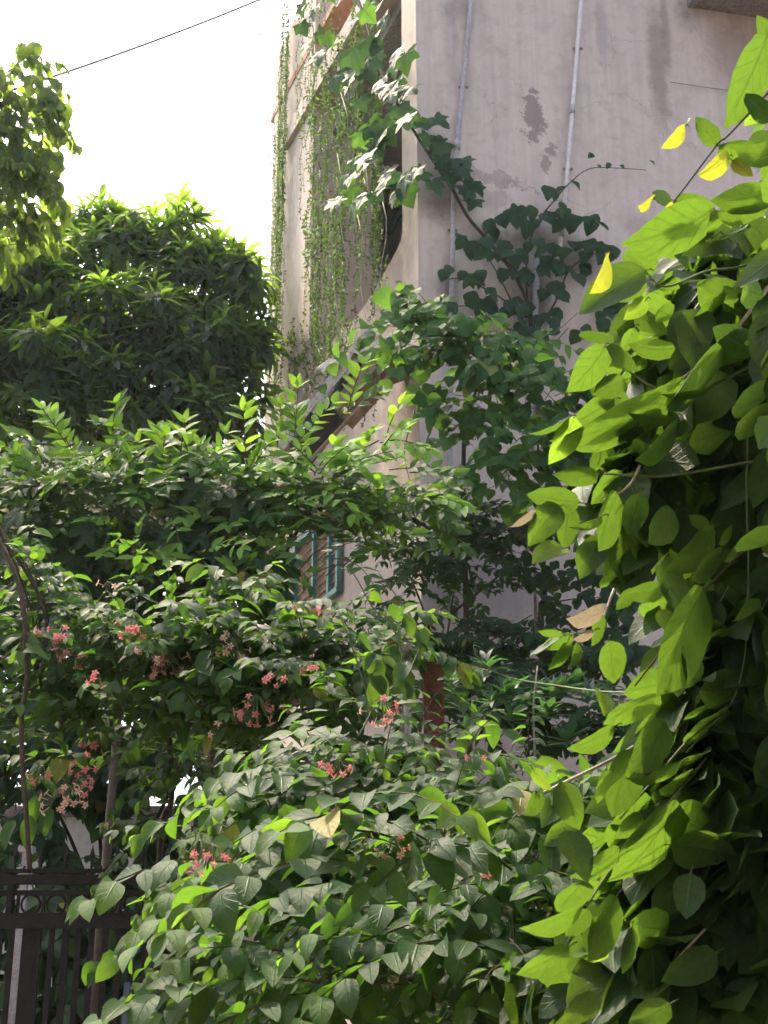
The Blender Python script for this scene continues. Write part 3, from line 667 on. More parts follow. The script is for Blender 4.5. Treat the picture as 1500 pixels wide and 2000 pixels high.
for i in range(9): x = rng.gauss(690, 50); strand(x, U(-60, 420), x + U(-45, 45), U(300, 700), U(0.06, 0.4), U(0.35, 1.4), U(0.024, 0.042), 12)
for x, y in [(668, 180), (690, 120), (655, 300), (712, 330), (745, 380), (700, 420)]:      # bare cords
    cur.stem([onB(x + U(-4, 4) + 9 * math.sin(k), y + k * 45, 0.42) for k in range(9)], 0.005, 0.004, 'stem', 'pale_twig', 4)

# ------------------------------------------------------------------ lobed vine climbing from the balcony over the wall
vine = Plant('lobed_vine', 'lobed leaf vine trailing from the balcony round the corner of the house', 'vine', (onA(860, 700, 0.3).x, onA(860, 700, 0.3).y, 0))
def hang(pl, pos, kind, mat, size, face, spread=0.5):
    """a leaf hanging from a climbing stem, blade turned outward"""
    d = V(U(-spread, spread), 0, -1) + face * U(-0.1, 0.5) + rv(0.15)
    pl.leaf(kind, mat, pos, d, face + V(0, 0, U(0.2, 0.9)) + rv(0.25), size)
fB = (nB + V(0, -0.6, 0)).normalized()
for x, y, s in [(588, 45, 1.0), (612, 40, .9), (632, 90, .9), (590, 70, .9), (598, 105, 1.2), (625, 125, 1.2), (655, 110, 1.0), (590, 30, .8), (735, 40, 1.2), (710, 45, .9), (690, 15, 1.1), (700, 60, .8), (720, 35, 1.0), (690, 120, 1.3), (715, 105, 1.2), (730, 95, .9), (680, 135, 1.2), (700, 155, 1.2), (668, 165, 1.0), (655, 175, 1.0), (720, 155, 1.1), (690, 175, 1.1), (745, 180, 1.0), (770, 185, 1.1), (800, 195, 1.0), (765, 205, .9), (785, 215, 1.0), (772, 140, 1.0), (790, 125, 1.1), (780, 235, 1.1), (795, 245, .9), (720, 265, 1.1), (745, 270, 1.2), (700, 280, .9), (725, 300, 1.2), (745, 285, 1.0), (690, 330, .9), (715, 320, 1.0), (730, 335, .8), (670, 365, .9), (700, 360, 1.1), (765, 355, 1.0), (785, 365, 1.1), (760, 380, 1.0), (785, 395, 1.1), (680, 390, 1.1), (705, 405, 1.0), (660, 410, .9), (690, 425, 1.1), (715, 400, .9), (815, 355, .8), (660, 140, .9), (745, 60, .8), (675, 10, 1.0), (650, 5, .9), (705, 215, .8), (735, 130, .7)]:
    for q in range(2 if rng.random() < 0.4 else 1): hang(vine, onB(x + U(-3, 3) + q * U(-14, 14), y - 22 + U(-4, 4) + q * U(-10, 12), U(0.35, 0.6)), 'gourd', rng.choice(('lobed', 'wallvine', 'heart')), (0.23 if q == 0 else 0.19) * s, fB, 0.9)
main = [(690, -30), (720, 60), (745, 140), (775, 200), (812, 262), (845, 312), (882, 368), (915, 425), (960, 478), (1000, 530), (1030, 590), (1045, 660), (1052, 740), (1050, 860)]
mp = smooth_path([(onB(x, y, 0.45) if x < 800 else onA(x, y, 0.10)) for x, y in main], 5)
vine.stem(mp, 0.011, 0.016, 'stem', 'twig', 7)
for x, y in [(820, 240), (835, 245), (850, 240), (838, 275), (855, 285), (868, 290), (862, 315), (890, 325), (905, 320), (898, 340), (880, 350), (925, 365), (905, 375), (915, 385), (928, 400), (930, 372), (845, 365), (828, 345), (870, 330), (815, 250)]:
    hang(vine, onA(x, y - 10, U(0.08, 0.22)), 'gourd', 'wallvine', U(0.16, 0.22), nA, 0.8)

wv = Plant('wall_vine', 'dark leafy vine climbing the middle of the plaster wall', 'vine', (onA(1045, 900, 0.15).x, onA(1045, 900, 0.15).y, 0))
runs = [[(1052, 900), (1046, 760), (1035, 640), (1028, 540), (1035, 470), (1060, 420), (1080, 395), (1110, 360), (1150, 330), (1200, 328), (1262, 332)],
        [(1046, 740), (1020, 640), (985, 560), (950, 500), (915, 470)], [(1040, 660), (1085, 590), (1110, 530), (1150, 500), (1190, 490)],
        [(1035, 560), (1000, 520), (960, 480), (940, 440)], [(1048, 700), (1000, 700), (950, 665)], [(1030, 620), (960, 570), (900, 545), (875, 545)], [(1040, 720), (1075, 680), (1110, 640)],
        [(1060, 420), (1100, 415), (1150, 430), (1170, 440)], [(1045, 650), (985, 640), (920, 600), (880, 600)]]
for r_ in runs: wv.stem(smooth_path([onA(x, y, 0.07 + U(0, 0.05)) for x, y in r_], 4), 0.010, 0.003, 'stem', 'twig', 5)
tips = [(905, 470), (925, 478), (945, 440), (960, 455), (985, 430), (1000, 440), (1020, 425), (1035, 410), (1030, 445), (1055, 435), (1085, 420), (1105, 410), (1125, 430), (1150, 430), (1165, 440), (1095, 440), (1120, 445), (1140, 480), (1165, 485), (1190, 490), (1180, 500), (1150, 500), (1120, 490), (1100, 495), (1070, 490), (1060, 505), (1085, 520), (1040, 480), (1000, 500), (1010, 515), (975, 495), (990, 480), (960, 505), (940, 470), (880, 540), (905, 545), (915, 555), (935, 540), (960, 570), (965, 590), (985, 535), (1010, 540), (1030, 545), (1050, 530), (1085, 525), (1110, 530), (1140, 530), (1130, 545), (1080, 565), (1095, 575), (1060, 580), (1020, 605), (1035, 600), (1000, 600), (950, 600), (940, 610), (920, 590), (885, 600), (870, 600), (980, 615), (1010, 640), (1050, 625), (1070, 620), (1080, 640), (1030, 650), (1000, 670), (980, 690), (1020, 690), (1055, 690), (1070, 660), (1170, 625), (1185, 635), (1135, 655), (1110, 370), (1150, 320), (1160, 340), (1185, 322), (1220, 335), (1262, 328), (1075, 380), (1205, 600), (1215, 585), (1225, 605), (1195, 590)]
for x, y in tips:
    sm = 0.45 if (y < 345 and x > 1130) else 1
    for q in range(2 if sm == 1 else 1): hang(wv, onA(x + U(-9, 9), y - 12 + U(-8, 8), U(0.08, 0.34)), 'heart', 'wallvine', U(0.11, 0.165) * sm, nA, 1.1)

# ------------------------------------------------------------------ heart leaf climber in front of the house corner
hl = Plant('heart_leaf_climber', 'bright heart leaf climber spilling down in front of the house corner', 'climber', (P(900, 1000, 8.4).x, 8.4, 0)); hl.twig_mat = 'green_twig'
HB = [((800, 640, 70, 45, 8.5, 0.25), 12), ((880, 680, 110, 70, 8.4, 0.35), 30), ((960, 720, 120, 80, 8.4, 0.35), 34), ((1040, 790, 90, 70, 8.3, 0.35), 30), ((970, 820, 120, 60, 8.4, 0.3), 26), ((1000, 900, 100, 60, 8.3, 0.3), 24), ((1060, 880, 70, 90, 8.2, 0.3), 20), ((1000, 960, 110, 50, 8.3, 0.3), 20), ((880, 740, 90, 60, 8.5, 0.2), 14)]
for blob, n in HB:
    for i in range(n):
        p, u = blob_point(blob, 0.25, 0.7, 0.2)
        spray(hl, p, V(u.x + U(-.4, .4), -0.5, 0.35) + rv(0.25), U(0.22, 0.42), 'heart', 'heart', U(0.12, 0.185), 0.085, 1.3, 0.75, 0.8, 0.3, alt=True, upb=(0, -0.6, 0.8), twig=0.003)
for x, y in [(780, 575), (765, 600), (735, 580), (755, 640), (790, 610), (860, 605), (935, 635), (970, 625), (740, 685), (720, 690), (800, 690), (780, 700), (830, 730), (805, 785), (830, 790), (820, 770), (1010, 800), (1030, 830), (1000, 885), (850, 820)]:
    hang(hl, P(x, y - 14, 8.3 + U(-0.1, 0.1)), 'heart', 'heart', U(0.15, 0.20), V(0, -1, 0), 1.0)
for x, y in [(640, 720), (660, 700), (690, 690), (700, 720), (720, 740), (740, 700), (600, 790), (620, 760), (580, 830), (650, 760), (760, 720), (745, 750)]:
    hang(hl, P(x + U(-8, 8), y - 10, 9.0 + U(-0.1, 0.1)), 'heart', rng.choice(('heart', 'wallvine')), U(0.10, 0.15), V(0, -1, 0.2), 1.0)
for pts in ([(780, 560), (795, 600), (830, 650), (890, 700), (960, 760), (1020, 840)], [(880, 700), (960, 655), (1020, 660), (1080, 650), (1130, 610)], [(810, 800), (790, 880), (800, 940)], [(840, 840), (830, 900), (900, 960)]):
    hl.stem(smooth_path([P(x, y, 8.4) for x, y in pts], 5), 0.006, 0.0025, 'stem', 'green_twig', 5)
hl.stem(smooth_path([hl.base, hl.base + V(0.05, 0.3, 1.6), P(905, 900, 8.6), P(930, 760, 8.5)]), 0.03, 0.01, 'stem', 'twig', 7)

# ------------------------------------------------------------------ pinnate shrub across the middle
ps = Plant('pinnate_shrub', 'spreading shrub with feathery compound leaves and lime young tips', 'shrub', (P(420, 1000, 7.4).x, 7.4, 0))
def frond(pl, p, d, length, size, mat, grav=0.6, up=(0, -0.75, 0.7), n=6, lift=0.12):
    p = Vector(p); d = Vector(d).normalized(); gap = length / (n or 8); pts = [p.copy()]
    for i in range(n or 8):
        d = (d + V(0, 0, -grav / (n or 8)) + rv(0.03)).normalized(); p = p + d * gap; pts.append(p.copy())
        sd = d.cross(Vector(up)); sd = sd.normalized() if sd.length > 0.05 else V(1, 0, 0)
        t = i / (n or 8)
        for sg in (1, -1):
            if rng.random() < 0.10: continue
            pl.leaf('pinnate', mat, p, sd * sg * 0.85 + d * 0.6 + V(0, 0, lift) + rv(0.16), Vector(up) + rv(0.28), size * (0.75 + 0.35 * math.sin(math.pi * (0.15 + 0.75 * t))) * U(0.9, 1.1))
    pl.leaf('pinnate', mat, p, d, up, size * 0.9)
    pl.twigs.tube(pts, [0.004 - 0.002 * i / len(pts) for i in range(len(pts))], 4, False)
for (x, y), (dx, dz), k, y_ in [((150, 880), (-.45, 1.0), 1.0, 1), ((130, 850), (-.5, .8), .8, 1), ((110, 930), (-.6, .6), .9, 1), ((200, 940), (-.5, .5), 1.0, 1), ((350, 900), (.05, 1.0), .9, 1), ((345, 900), (-.4, .9), .8, 1), ((370, 935), (.5, .7), .8, 1), ((480, 880), (-.1, 1.0), .9, 1), ((490, 900), (.5, .9), .9, 1), ((575, 840), (.05, 1.0), 1.0, 1), ((580, 850), (.6, .8), 1.0, 1), ((640, 920), (.8, .42), 1.35, 1), ((650, 905), (.9, .55), 1.2, 1), ((460, 1000), (.5, .75), 1.0, 1), ((470, 1010), (.9, .5), .9, 1), ((430, 1030), (.8, .1), 1.0, 1), ((450, 1050), (.9, -.05), .9, 1), ((-10, 985), (.6, .4), .9, 1), ((20, 960), (-.3, .5), .7, 1), ((250, 930), (.2, .8), .8, 1), ((420, 930), (-.3, .8), .8, 1), ((680, 780), (.2, .9), .9, 1), ((660, 800), (.7, .6), .9, 0), ((540, 870), (.1, .9), .9, 0), ((590, 860), (-.2, 1.0), .9, 0), ((290, 1075), (.5, .2), .6, 1), ((760, 900), (.9, .12), 1.2, 0), ((800, 905), (.9, .05), 1.0, 0), ((420, 900), (.2, .9), .7, 1), ((300, 960), (.6, .4), .8, 1)]:
    frond(ps, P(x, y + 18, 6.9 + U(-0.15, 0.15)), V(dx, -0.15, dz), 0.30 * k, 0.105, 'pinnate_young' if y_ else 'pinnate', 0.35)
SB = [((120, 985, 130, 60, 7.2, 0.35), 34), ((280, 1000, 160, 60, 7.2, 0.35), 40), ((460, 1000, 110, 70, 7.3, 0.35), 34), ((610, 985, 110, 60, 7.2, 0.35), 36), ((720, 990, 80, 45, 7.4, 0.3), 20), ((480, 1080, 70, 60, 7.4, 0.35), 18), ((300, 1030, 260, 100, 7.5, 0.4), 60), ((40, 1050, 110, 110, 7.4, 0.3), 24), ((650, 985, 90, 40, 7.1, 0.3), 16), ((780, 1010, 80, 50, 7.6, 0.3), 18)]
for blob, n in SB:
    for i in range(n):
        p, u = blob_point(blob, 0.3, 0.5, 0.3)
        frond(ps, p, V(u.x * 1.0 + U(-.3, .3), -0.45, U(-0.25, 0.35)) + rv(0.2), U(0.24, 0.38), U(0.09, 0.125), 'pinnate_young' if (u.z > 0.35 and rng.random() < 0.30) else 'pinnate', U(0.4, 1.0), lift=U(-0.2, 0.15))
for i in range(84):                                                       # loose outer fronds of all ages
    x = U(0, 780); y = (U(860, 1000) if i < 46 else U(1000, 1160)) - 45 * math.sin(x / 110 + 0.6); k = U(0.6, 1.25)
    frond(ps, P(x, y, 6.85 + U(-0.25, 0.2)), V(U(-1, 1), -0.5, U(-0.3, 0.9)), 0.28 * k, U(0.085, 0.12), 'pinnate_young' if rng.random() < 0.45 else 'pinnate', U(0.3, 1.3), n=rng.randint(3, 7), up=(U(-.4, .4), -0.75, 0.7))
for a in ([(420, 1300), (400, 1150), (330, 1020), (200, 940), (130, 880)], [(430, 1300), (450, 1130), (480, 1000), (480, 900)], [(440, 1300), (520, 1150), (600, 1000), (640, 920), (740, 860)], [(410, 1250), (350, 1080), (345, 920)], [(450, 1250), (560, 1080), (575, 860)], [(400, 1250), (200, 1100), (30, 1000)]):
    ps.stem(smooth_path([P(x, y, 7.4) for x, y in a], 5), 0.018, 0.005, 'stem', 'twig', 6)
ps.stem([ps.base, P(425, 1300, 7.4)], 0.04, 0.025, 'trunk', 'twig', 8)

# ------------------------------------------------------------------ dark lobed shrub below it
ls = Plant('lobed_shrub', 'dark shrub with big lobed leaves under the feathery shrub', 'shrub', (P(230, 1150, 6.9).x, 6.9, 0))
for blob, n in (((130, 1070, 150, 90, 7.0, 0.35), 36), ((330, 1090, 170, 90, 7.0, 0.35), 40), ((450, 1140, 110, 90, 6.9, 0.3), 30), ((200, 1180, 240, 80, 7.1, 0.35), 44), ((330, 930, 150, 40, 6.95, 0.2), 10), ((430, 985, 90, 50, 6.85, 0.2), 10), ((80, 970, 100, 60, 6.95, 0.2), 10), ((530, 1150, 60, 60, 7.2, 0.3), 14), ((350, 1280, 330, 90, 7.4, 0.3), 60)):
    for i in range(n):
        p, u = blob_point(blob, 0.2, 0.6, 0.2)
        hang(ls, p, 'lobed', 'lobed', U(0.15, 0.24), (V(u.x * 0.5, -0.8, 0.5)).normalized(), 1.2)
        if i % 2: ls.twigs.tube([p, p + V(U(-.05, .05), 0.08, 0.02), p + V(U(-.1, .1), 0.2, -0.1)], 0.003, 3, False)
for a in ([(230, 1350), (220, 1200), (150, 1080), (100, 960)], [(240, 1350), (300, 1180), (340, 1050), (350, 900)], [(240, 1350), (400, 1200), (460, 1100), (450, 990)]):
    ls.stem(smooth_path([P(x, y, 7.05) for x, y in a], 5), 0.014, 0.005, 'stem', 'twig', 6)
ls.stem([ls.base, P(235, 1345, 7.05)], 0.035, 0.02, 'trunk', 'twig', 8)

# ------------------------------------------------------------------ shaded shrub filling the space behind the gate
bs = Plant('background_shrub', 'deep shaded leafy shrub filling the space behind the gate and creeper', 'shrub', (P(200, 1500, 8.8).x, 8.8, 0))
for blob, n in (((60, 1000, 200, 150, 9.2, 0.4), 60), ((300, 980, 220, 130, 9.3, 0.4), 60), ((450, 1080, 100, 160, 9.2, 0.4), 46), ((80, 1250, 200, 150, 8.8, 0.4), 60), ((300, 1250, 220, 150, 8.8, 0.4), 60), ((500, 1300, 120, 150, 8.8, 0.4), 40), ((60, 1450, 150, 120, 8.6, 0.4), 44), ((400, 1480, 150, 120, 8.6, 0.4), 44), ((160, 1500, 80, 90, 8.6, 0.4), 18), ((60, 1590, 110, 70, 8.4, 0.3), 18), ((400, 1640, 130, 110, 8.4, 0.3), 34), ((-100, 1250, 150, 350, 8.8, 0.4), 90), ((20, 1350, 120, 180, 9.6, 0.3), 60), ((250, 1420, 200, 120, 9.6, 0.3), 50), ((120, 1100, 250, 150, 10.0, 0.3), 60), ((150, 1790, 250, 60, 8.0, 0.4), 46), ((200, 1880, 280, 80, 8.0, 0.4), 70), ((150, 1980, 280, 80, 7.8, 0.4), 60), ((60, 1680, 110, 60, 8.2, 0.3), 26), ((620, 1330, 110, 80, 8.6, 0.3), 24)):
    for i in range(n):
        p, u = blob_point(blob, 0.1, 0.3, 0.2)
        spray(bs, p, V(u.x + U(-.5, .5), -0.4, U(-0.2, 0.6)) + rv(0.2), U(0.3, 0.5), 'creeper', 'lobed', U(0.12, 0.18), 0.09, 1.5, 0.6, 0.8, 0.3, upb=(0, -0.4, 0.9), twig=0.004)
for a in ([(200, 1800), (190, 1600), (120, 1300), (60, 1000)], [(200, 1800), (230, 1500), (320, 1200), (330, 1000)], [(210, 1800), (330, 1550), (450, 1300), (480, 1080)], [(200, 1800), (120, 1600), (20, 1450)], [(205, 1800), (300, 1680), (400, 1600)]):
    bs.stem(smooth_path([P(x, y, 8.7) for x, y in a], 5), 0.015, 0.006, 'stem', 'bark', 7)
bs.stem([bs.base, P(202, 1800, 8.7)], 0.03, 0.018, 'trunk', 'bark', 8)

# ------------------------------------------------------------------ flowers
def flower_mesh(mat):
    m = MB(); n = 5
    m.tube([V(0,0,0), V(0,0,0.75)], [0.035, 0.05], 3, False)
    for i in range(n):
        a = 2 * math.pi * i / n
        def pt(r, da, z): return V(r * math.cos(a + da), r * math.sin(a + da), z)
        m.poly([pt(0.02, 0, 0.74), pt(0.30, -0.50, 0.88), pt(0.50, 0, 0.78)]); m.poly([pt(0.02, 0, 0.74), pt(0.50, 0, 0.78), pt(0.30, 0.50, 0.88)])
    me = bpy.data.meshes.new('flower'); me.from_pydata(m.v, [], m.f); me.materials.append(M[mat]); me.update(); return me
def bud_mesh():
    m = MB().tube([V(0,0,0), V(0,0,0.25), V(0,0,0.5), V(0,0,0.62)], [0.05, 0.12, 0.10, 0.02], 5)
    me = bpy.data.meshes.new('bud'); me.from_pydata(m.v, [], m.f); me.materials.append(M['bud']); me.update(); return me
FM = {'coral': flower_mesh('coral'), 'peach': flower_mesh('peach'), 'bud': bud_mesh()}
def front_depth(pl, x, y, r=26):
    q = [(project(l[3])[:2], l[3][1]) for l in pl.leaves]
    ys = sorted(Y for (a, b), Y in q if abs(a - x) < r and abs(b - y) < r)
    return ys[max(0, len(ys) // 14)] - 0.05 if ys else None
def cluster(pl, c, n, R, size, tones):
    top = c + V(0, 0.02, R * 0.9); stalks = MB(); fl = []
    for i in range(n):
        d = (V(rng.gauss(0, 1), rng.gauss(0, 0.7) - 0.5, rng.gauss(0, 0.6) - 0.35)).normalized(); p = c + V(d.x * R, d.y * R * 0.7, d.z * R * 0.75) * U(0.55, 1.0)
        stalks.tube([top, top.lerp(p, 0.5) + V(0, 0, 0.01), p], 0.0018, 3, False); fl.append((p, (d * 1.2 + V(0, -0.35, -0.15) + rv(0.3)).normalized()))
    o = stalks.build('flower_cluster', M['green_twig'], pl.root)
    for p, d in fl:
        t = tones[0] if rng.random() < 0.72 else rng.choice(tones)
        f = bpy.data.objects.new('bud' if t == 'bud' else 'flower', FM[t]); link(f, o)
        s = size * U(0.8, 1.15) * (0.7 if t == 'bud' else 1)
        f.matrix_basis = Matrix.Translation(p) @ d.to_track_quat('Z', 'Y').to_matrix().to_4x4() @ Matrix.Diagonal((s, s, s, 1))

# ------------------------------------------------------------------ flowering creeper over the gate (left, further back)
fc = Plant('flowering_creeper', 'flowering creeper with coral flowers arching over the gate at left', 'creeper', (P(330, 1400, 5.9).x, 5.9, 0))
LB = [((95, 1290, 120, 90, 5.7, 0.28), 26), ((130, 1200, 90, 35, 5.7, 0.2), 8), ((60, 1140, 60, 50, 5.9, 0.2), 6), ((500, 1190, 60, 40, 5.8, 0.2), 7), ((330, 1225, 70, 40, 5.8, 0.2), 7), ((280, 1330, 150, 80, 5.7, 0.3), 36), ((440, 1310, 150, 70, 5.6, 0.3), 34), ((590, 1285, 130, 55, 5.8, 0.3), 30), ((560, 1360, 180, 70, 5.5, 0.3), 36), ((700, 1330, 110, 70, 5.7, 0.3), 24), ((670, 1240, 60, 30, 5.9, 0.25), 10), ((380, 1410, 200, 60, 5.6, 0.3), 30), ((120, 1400, 110, 80, 5.7, 0.28), 18), ((620, 1440, 130, 50, 5.4, 0.3), 18), ((420, 1500, 90, 70, 5.8, 0.25), 16), ((260, 1500, 150, 70, 6.0, 0.2), 14), ((20, 1420, 60, 130, 5.9, 0.2), 12), ((380, 1600, 70, 80, 5.9, 0.2), 10)]
for blob, n in LB:
    for i in range(n):
        p, u = blob_point(blob, 0.2, 0.6, 0.45)
        spray(fc, p, V(u.x * 0.9 + U(-.5, .5), -0.5, U(0.1, 0.7)) + rv(0.2), U(0.20, 0.46), 'creeper', 'creeper', U(0.07, 0.125), 0.06, U(0.6, 1.6), U(0.15, 0.6), 0.85, 0.3, upb=(0, -0.3, 0.9), young='creeper_young_or_lit' if rng.random() < 0.4 else None, tip=2)
for x, y in [(205, 1255), (240, 1248), (275, 1250), (330, 1220), (350, 1240), (445, 1225), (465, 1215), (415, 1240), (630, 1120), (290, 1375), (305, 1385), (325, 1390), (345, 1385), (355, 1400), (270, 1370), (85, 1530), (70, 1560), (60, 1600), (95, 1585), (120, 1490), (30, 1610)]:
    hang(fc, P(x, y - 8, 5.35), 'creeper', 'creeper', U(0.11, 0.14), V(0.1, -0.8, 0.6), 0.7)
for a, r in (([(330, 1420), (240, 1330), (140, 1210), (60, 1150), (0, 1040), (-30, 980)], 0.013), ([(330, 1420), (450, 1330), (600, 1270), (660, 1190)], 0.010), ([(330, 1420), (480, 1400), (620, 1380), (720, 1340)], 0.010), ([(640, 1450), (600, 1380), (570, 1320)], 0.009), ([(650, 1440), (690, 1370), (730, 1330)], 0.009), ([(620, 1440), (625, 1380), (605, 1300)], 0.007)):
    fc.stem(smooth_path([P(x, y, 5.75) for x, y in a], 5), r, r * 0.4, 'stem', 'twig', 6)
fc.stem(smooth_path([fc.base, P(310, 1700, 6.0), P(335, 1560, 5.9), P(330, 1420, 5.75)]), 0.016, 0.012, 'trunk', 'bark', 8)
for x, y, n, R, t in [(98, 1240, 5, 20, ('coral', 'peach')), (116, 1235, 5, 18, ('coral',)), (148, 1280, 8, 24, ('coral', 'peach')), (212, 1150, 4, 18, ('bud', 'peach')), (205, 1170, 4, 20, ('bud', 'peach')), (258, 1228, 6, 24, ('coral', 'peach', 'bud')), (335, 1290, 9, 28, ('coral', 'peach')), (322, 1312, 6, 22, ('peach', 'coral')), (428, 1252, 3, 14, ('peach',)), (452, 1265, 9, 26, ('peach', 'bud')), (290, 1275, 5, 22, ('peach', 'bud')), (188, 1322, 4, 14, ('coral',)), (188, 1452, 6, 22, ('coral', 'peach')), (80, 1512, 5, 18, ('coral', 'peach')), (148, 1530, 13, 32, ('coral', 'peach')), (125, 1562, 14, 36, ('peach', 'coral', 'bud')), (155, 1500, 5, 20, ('coral',)), (500, 1388, 14, 36, ('coral', 'coral', 'bud')), (458, 1394, 3, 14, ('coral',)), (545, 1322, 6, 20, ('coral', 'peach')), (608, 1310, 4, 14, ('coral',)), (572, 1368, 6, 22, ('coral', 'bud')), (540, 1372, 4, 16, ('coral', 'peach')), (600, 1188, 3, 14, ('coral',)), (430, 1430, 2, 10, ('peach',))]:
    fd = front_depth(fc, x, y) or 5.25; cluster(fc, P(x, y, fd), n, R / F * fd * 1.02, 0.0070 * fd, t)

# ------------------------------------------------------------------ flowering creeper in front (centre, tumbling over the fence)
ff = Plant('flowering_creeper', 'big glossy flowering creeper mound tumbling down in front of the rusty post', 'creeper', (P(760, 1800, 4.6).x, 4.6, 0))
FB = [((650, 1520, 150, 70, 4.7, 0.28), 26), ((790, 1530, 170, 60, 4.7, 0.28), 26), ((950, 1560, 170, 70, 4.5, 0.28), 26), ((560, 1620, 130, 80, 4.6, 0.28), 22), ((740, 1620, 200, 80, 4.5, 0.3), 36), ((920, 1680, 200, 80, 4.1, 0.3), 30), ((470, 1720, 120, 80, 4.5, 0.25), 18), ((640, 1760, 200, 90, 4.4, 0.3), 30), ((860, 1800, 220, 90, 3.8, 0.3), 32), ((460, 1850, 120, 90, 4.6, 0.25), 16), ((640, 1900, 180, 90, 4.0, 0.3), 24), ((840, 1930, 230, 80, 3.5, 0.3), 28), ((1040, 1760, 130, 120, 3.6, 0.3), 18), ((1060, 1930, 150, 90, 3.4, 0.3), 16), ((460, 1970, 130, 70, 4.6, 0.25), 14), ((1090, 1600, 100, 50, 4.0, 0.25), 14)]
for blob, n in FB:
    for i in range(int(n * 1.15)):
        p, u = blob_point(blob, 0.25, 0.6, 0.45)
        if i > n * 0.72: p = p + V(0, U(0.3, 0.55), -0.05)                  # inner shoots behind the outer ones
        spray(ff, p, V(u.x * 0.9 + U(-.55, .45), -0.55, U(0.0, 0.6)) + rv(0.2), U(0.20, 0.46), 'creeper', 'creeper', U(0.06, 0.118), 0.056, U(0.6, 1.7), U(0.15, 0.6), 0.85, 0.3, upb=(0, -0.3, 0.9), young='creeper_young_or_lit' if rng.random() < 0.4 else None, tip=2)
for x, y, dx, ln in [(540, 1580, -1, .45), (600, 1520, -.9, .4), (700, 1450, -.6, .35), (850, 1500, .7, .4), (980, 1560, .9, .5), (1020, 1620, .9, .45), (560, 1700, -1, .4), (640, 1800, -1, .45), (760, 1760, -.7, .45), (900, 1720, .8, .5), (700, 1620, -.8, .5), (820, 1860, -.8, .45), (620, 1920, -1, .45), (760, 1560, .7, .45), (480, 1840, -1, .35), (900, 1620, 1, .5), (1000, 1700, -.5, .4), (850, 1650, -.8, .45), (680, 1540, -.9, .5), (640, 1600, .6, .4), (780, 1640, -1, .5), (930, 1780, -.9, .5), (720, 1840, .7, .45), (560, 1800, -.9, .45), (500, 1700, -.9, .4), (880, 1900, .8, .45), (700, 1960, -.9, .5), (1050, 1680, -.9, .5), (820, 1760, .9, .5), (450, 1940, -.8, .4), (740, 1700, -.9, .5), (960, 1850, -1, .5)]:
    fd = min([l[3][1] for l in ff.leaves if abs(project(l[3])[0] - x) < 40 and abs(project(l[3])[1] - y) < 40] or [4.2])
    spray(ff, P(x, y, fd + 0.10), V(dx, -0.45, 0.45), ln, 'creeper', 'creeper', U(0.10, 0.135), 0.062, 1.1, 0.25, 0.9, 0.2, upb=(0, -0.45, 0.85), young='creeper_young_or_lit', tip=2)
for i in range(26):                                                       # lighter leaf colour painted in as a lit zone beside the near vine
    x, y = U(940, 1230), U(1570, 1740)
    spray(ff, P(x, y, U(3.3, 3.7)), V(U(-.6, .9), -0.5, U(0, .5)), U(0.2, 0.36), 'creeper', 'creeper_young_or_lit', U(0.09, 0.13), 0.06, 1.2, 0.35, 0.85, 0.25, upb=(0, -0.5, 0.8))
for x, y, s in [(460, 1630, 1.1), (512, 1612, 1.1), (555, 1592, 1.1), (600, 1575, 1), (430, 1650, .8), (560, 1700, .9), (530, 1730, .9), (500, 1735, .8), (800, 1790, 1.25), (640, 1830, 1.2), (690, 1800, 1.1), (775, 1840, 1.2), (620, 1895, 1.3), (560, 1930, .9), (370, 1680, .8), (320, 1740, .7), (340, 1735, .7), (300, 1790, .8), (270, 1825, .8), (245, 1855, .9), (215, 1870, .8), (205, 1895, .8), (180, 1890, .7), (265, 1800, .7), (390, 1780, .9), (420, 1800, .9), (360, 1800, .8), (920, 1700, 1.1), (1010, 1690, 1.1), (960, 1730, 1.1), (860, 1770, 1.0), (900, 1790, 1.1), (390, 1970, 1), (420, 1990, 1.1), (1130, 1970, 1.2), (1040, 1850, 1)]:
    hang(ff, P(x, y - 20 * s, 3.85 if x > 420 else 4.35), 'creeper', 'creeper', 0.115 * s, V(U(-.2, .2), -0.85, 0.55), 0.8)
ff.stem(smooth_path([P(480, 1640, 4.3), P(360, 1730, 4.3), P(290, 1800, 4.35), P(200, 1890, 4.35)]), 0.004, 0.002, 'stem', 'green_twig', 5)
for a in ([(735, 1420), (700, 1300), (660, 1190)], [(790, 1300), (770, 1230), (730, 1190), (690, 1120), (665, 1110)], [(840, 1440), (800, 1330), (820, 1260), (800, 1200), (740, 1120)], [(960, 1500), (1100, 1560), (1200, 1600)], [(700, 1440), (740, 1370), (800, 1310)]):
    ff.stem(smooth_path([P(x, y, 4.75) for x, y in a], 5), 0.0045, 0.002, 'stem', 'green_twig', 5)
for x, y, s, m in [(818, 1265, 1.1, 'creeper'), (828, 1240, 1.0, 'near'), (798, 1305, 1.2, 'creeper'), (790, 1320, 1.3, 'near'), (745, 1330, 1.2, 'near'), (720, 1330, 1.1, 'near'), (770, 1350, 1.2, 'near'), (760, 1195, .8, 'creeper'), (790, 1215, .9, 'near'), (818, 1195, .8, 'near_young'), (745, 1295, .9, 'near_young'), (725, 1290, .8, 'near'), (935, 1430, 1, 'near'), (960, 1420, 1, 'creeper'), (980, 1440, 1, 'creeper'), (910, 1440, .9, 'near'), (735, 1290, .8, 'creeper'), (700, 1250, .8, 'creeper')]:
    hang(ff, P(x, y - 14, 4.7), 'creeper', m, 0.105 * s, V(U(-.3, .3), -0.85, 0.5), 1.3)
ff.stem(smooth_path([ff.base, P(780, 1900, 4.6), P(800, 1700, 4.7), P(780, 1560, 4.7)]), 0.03, 0.012, 'trunk', 'bark', 8)
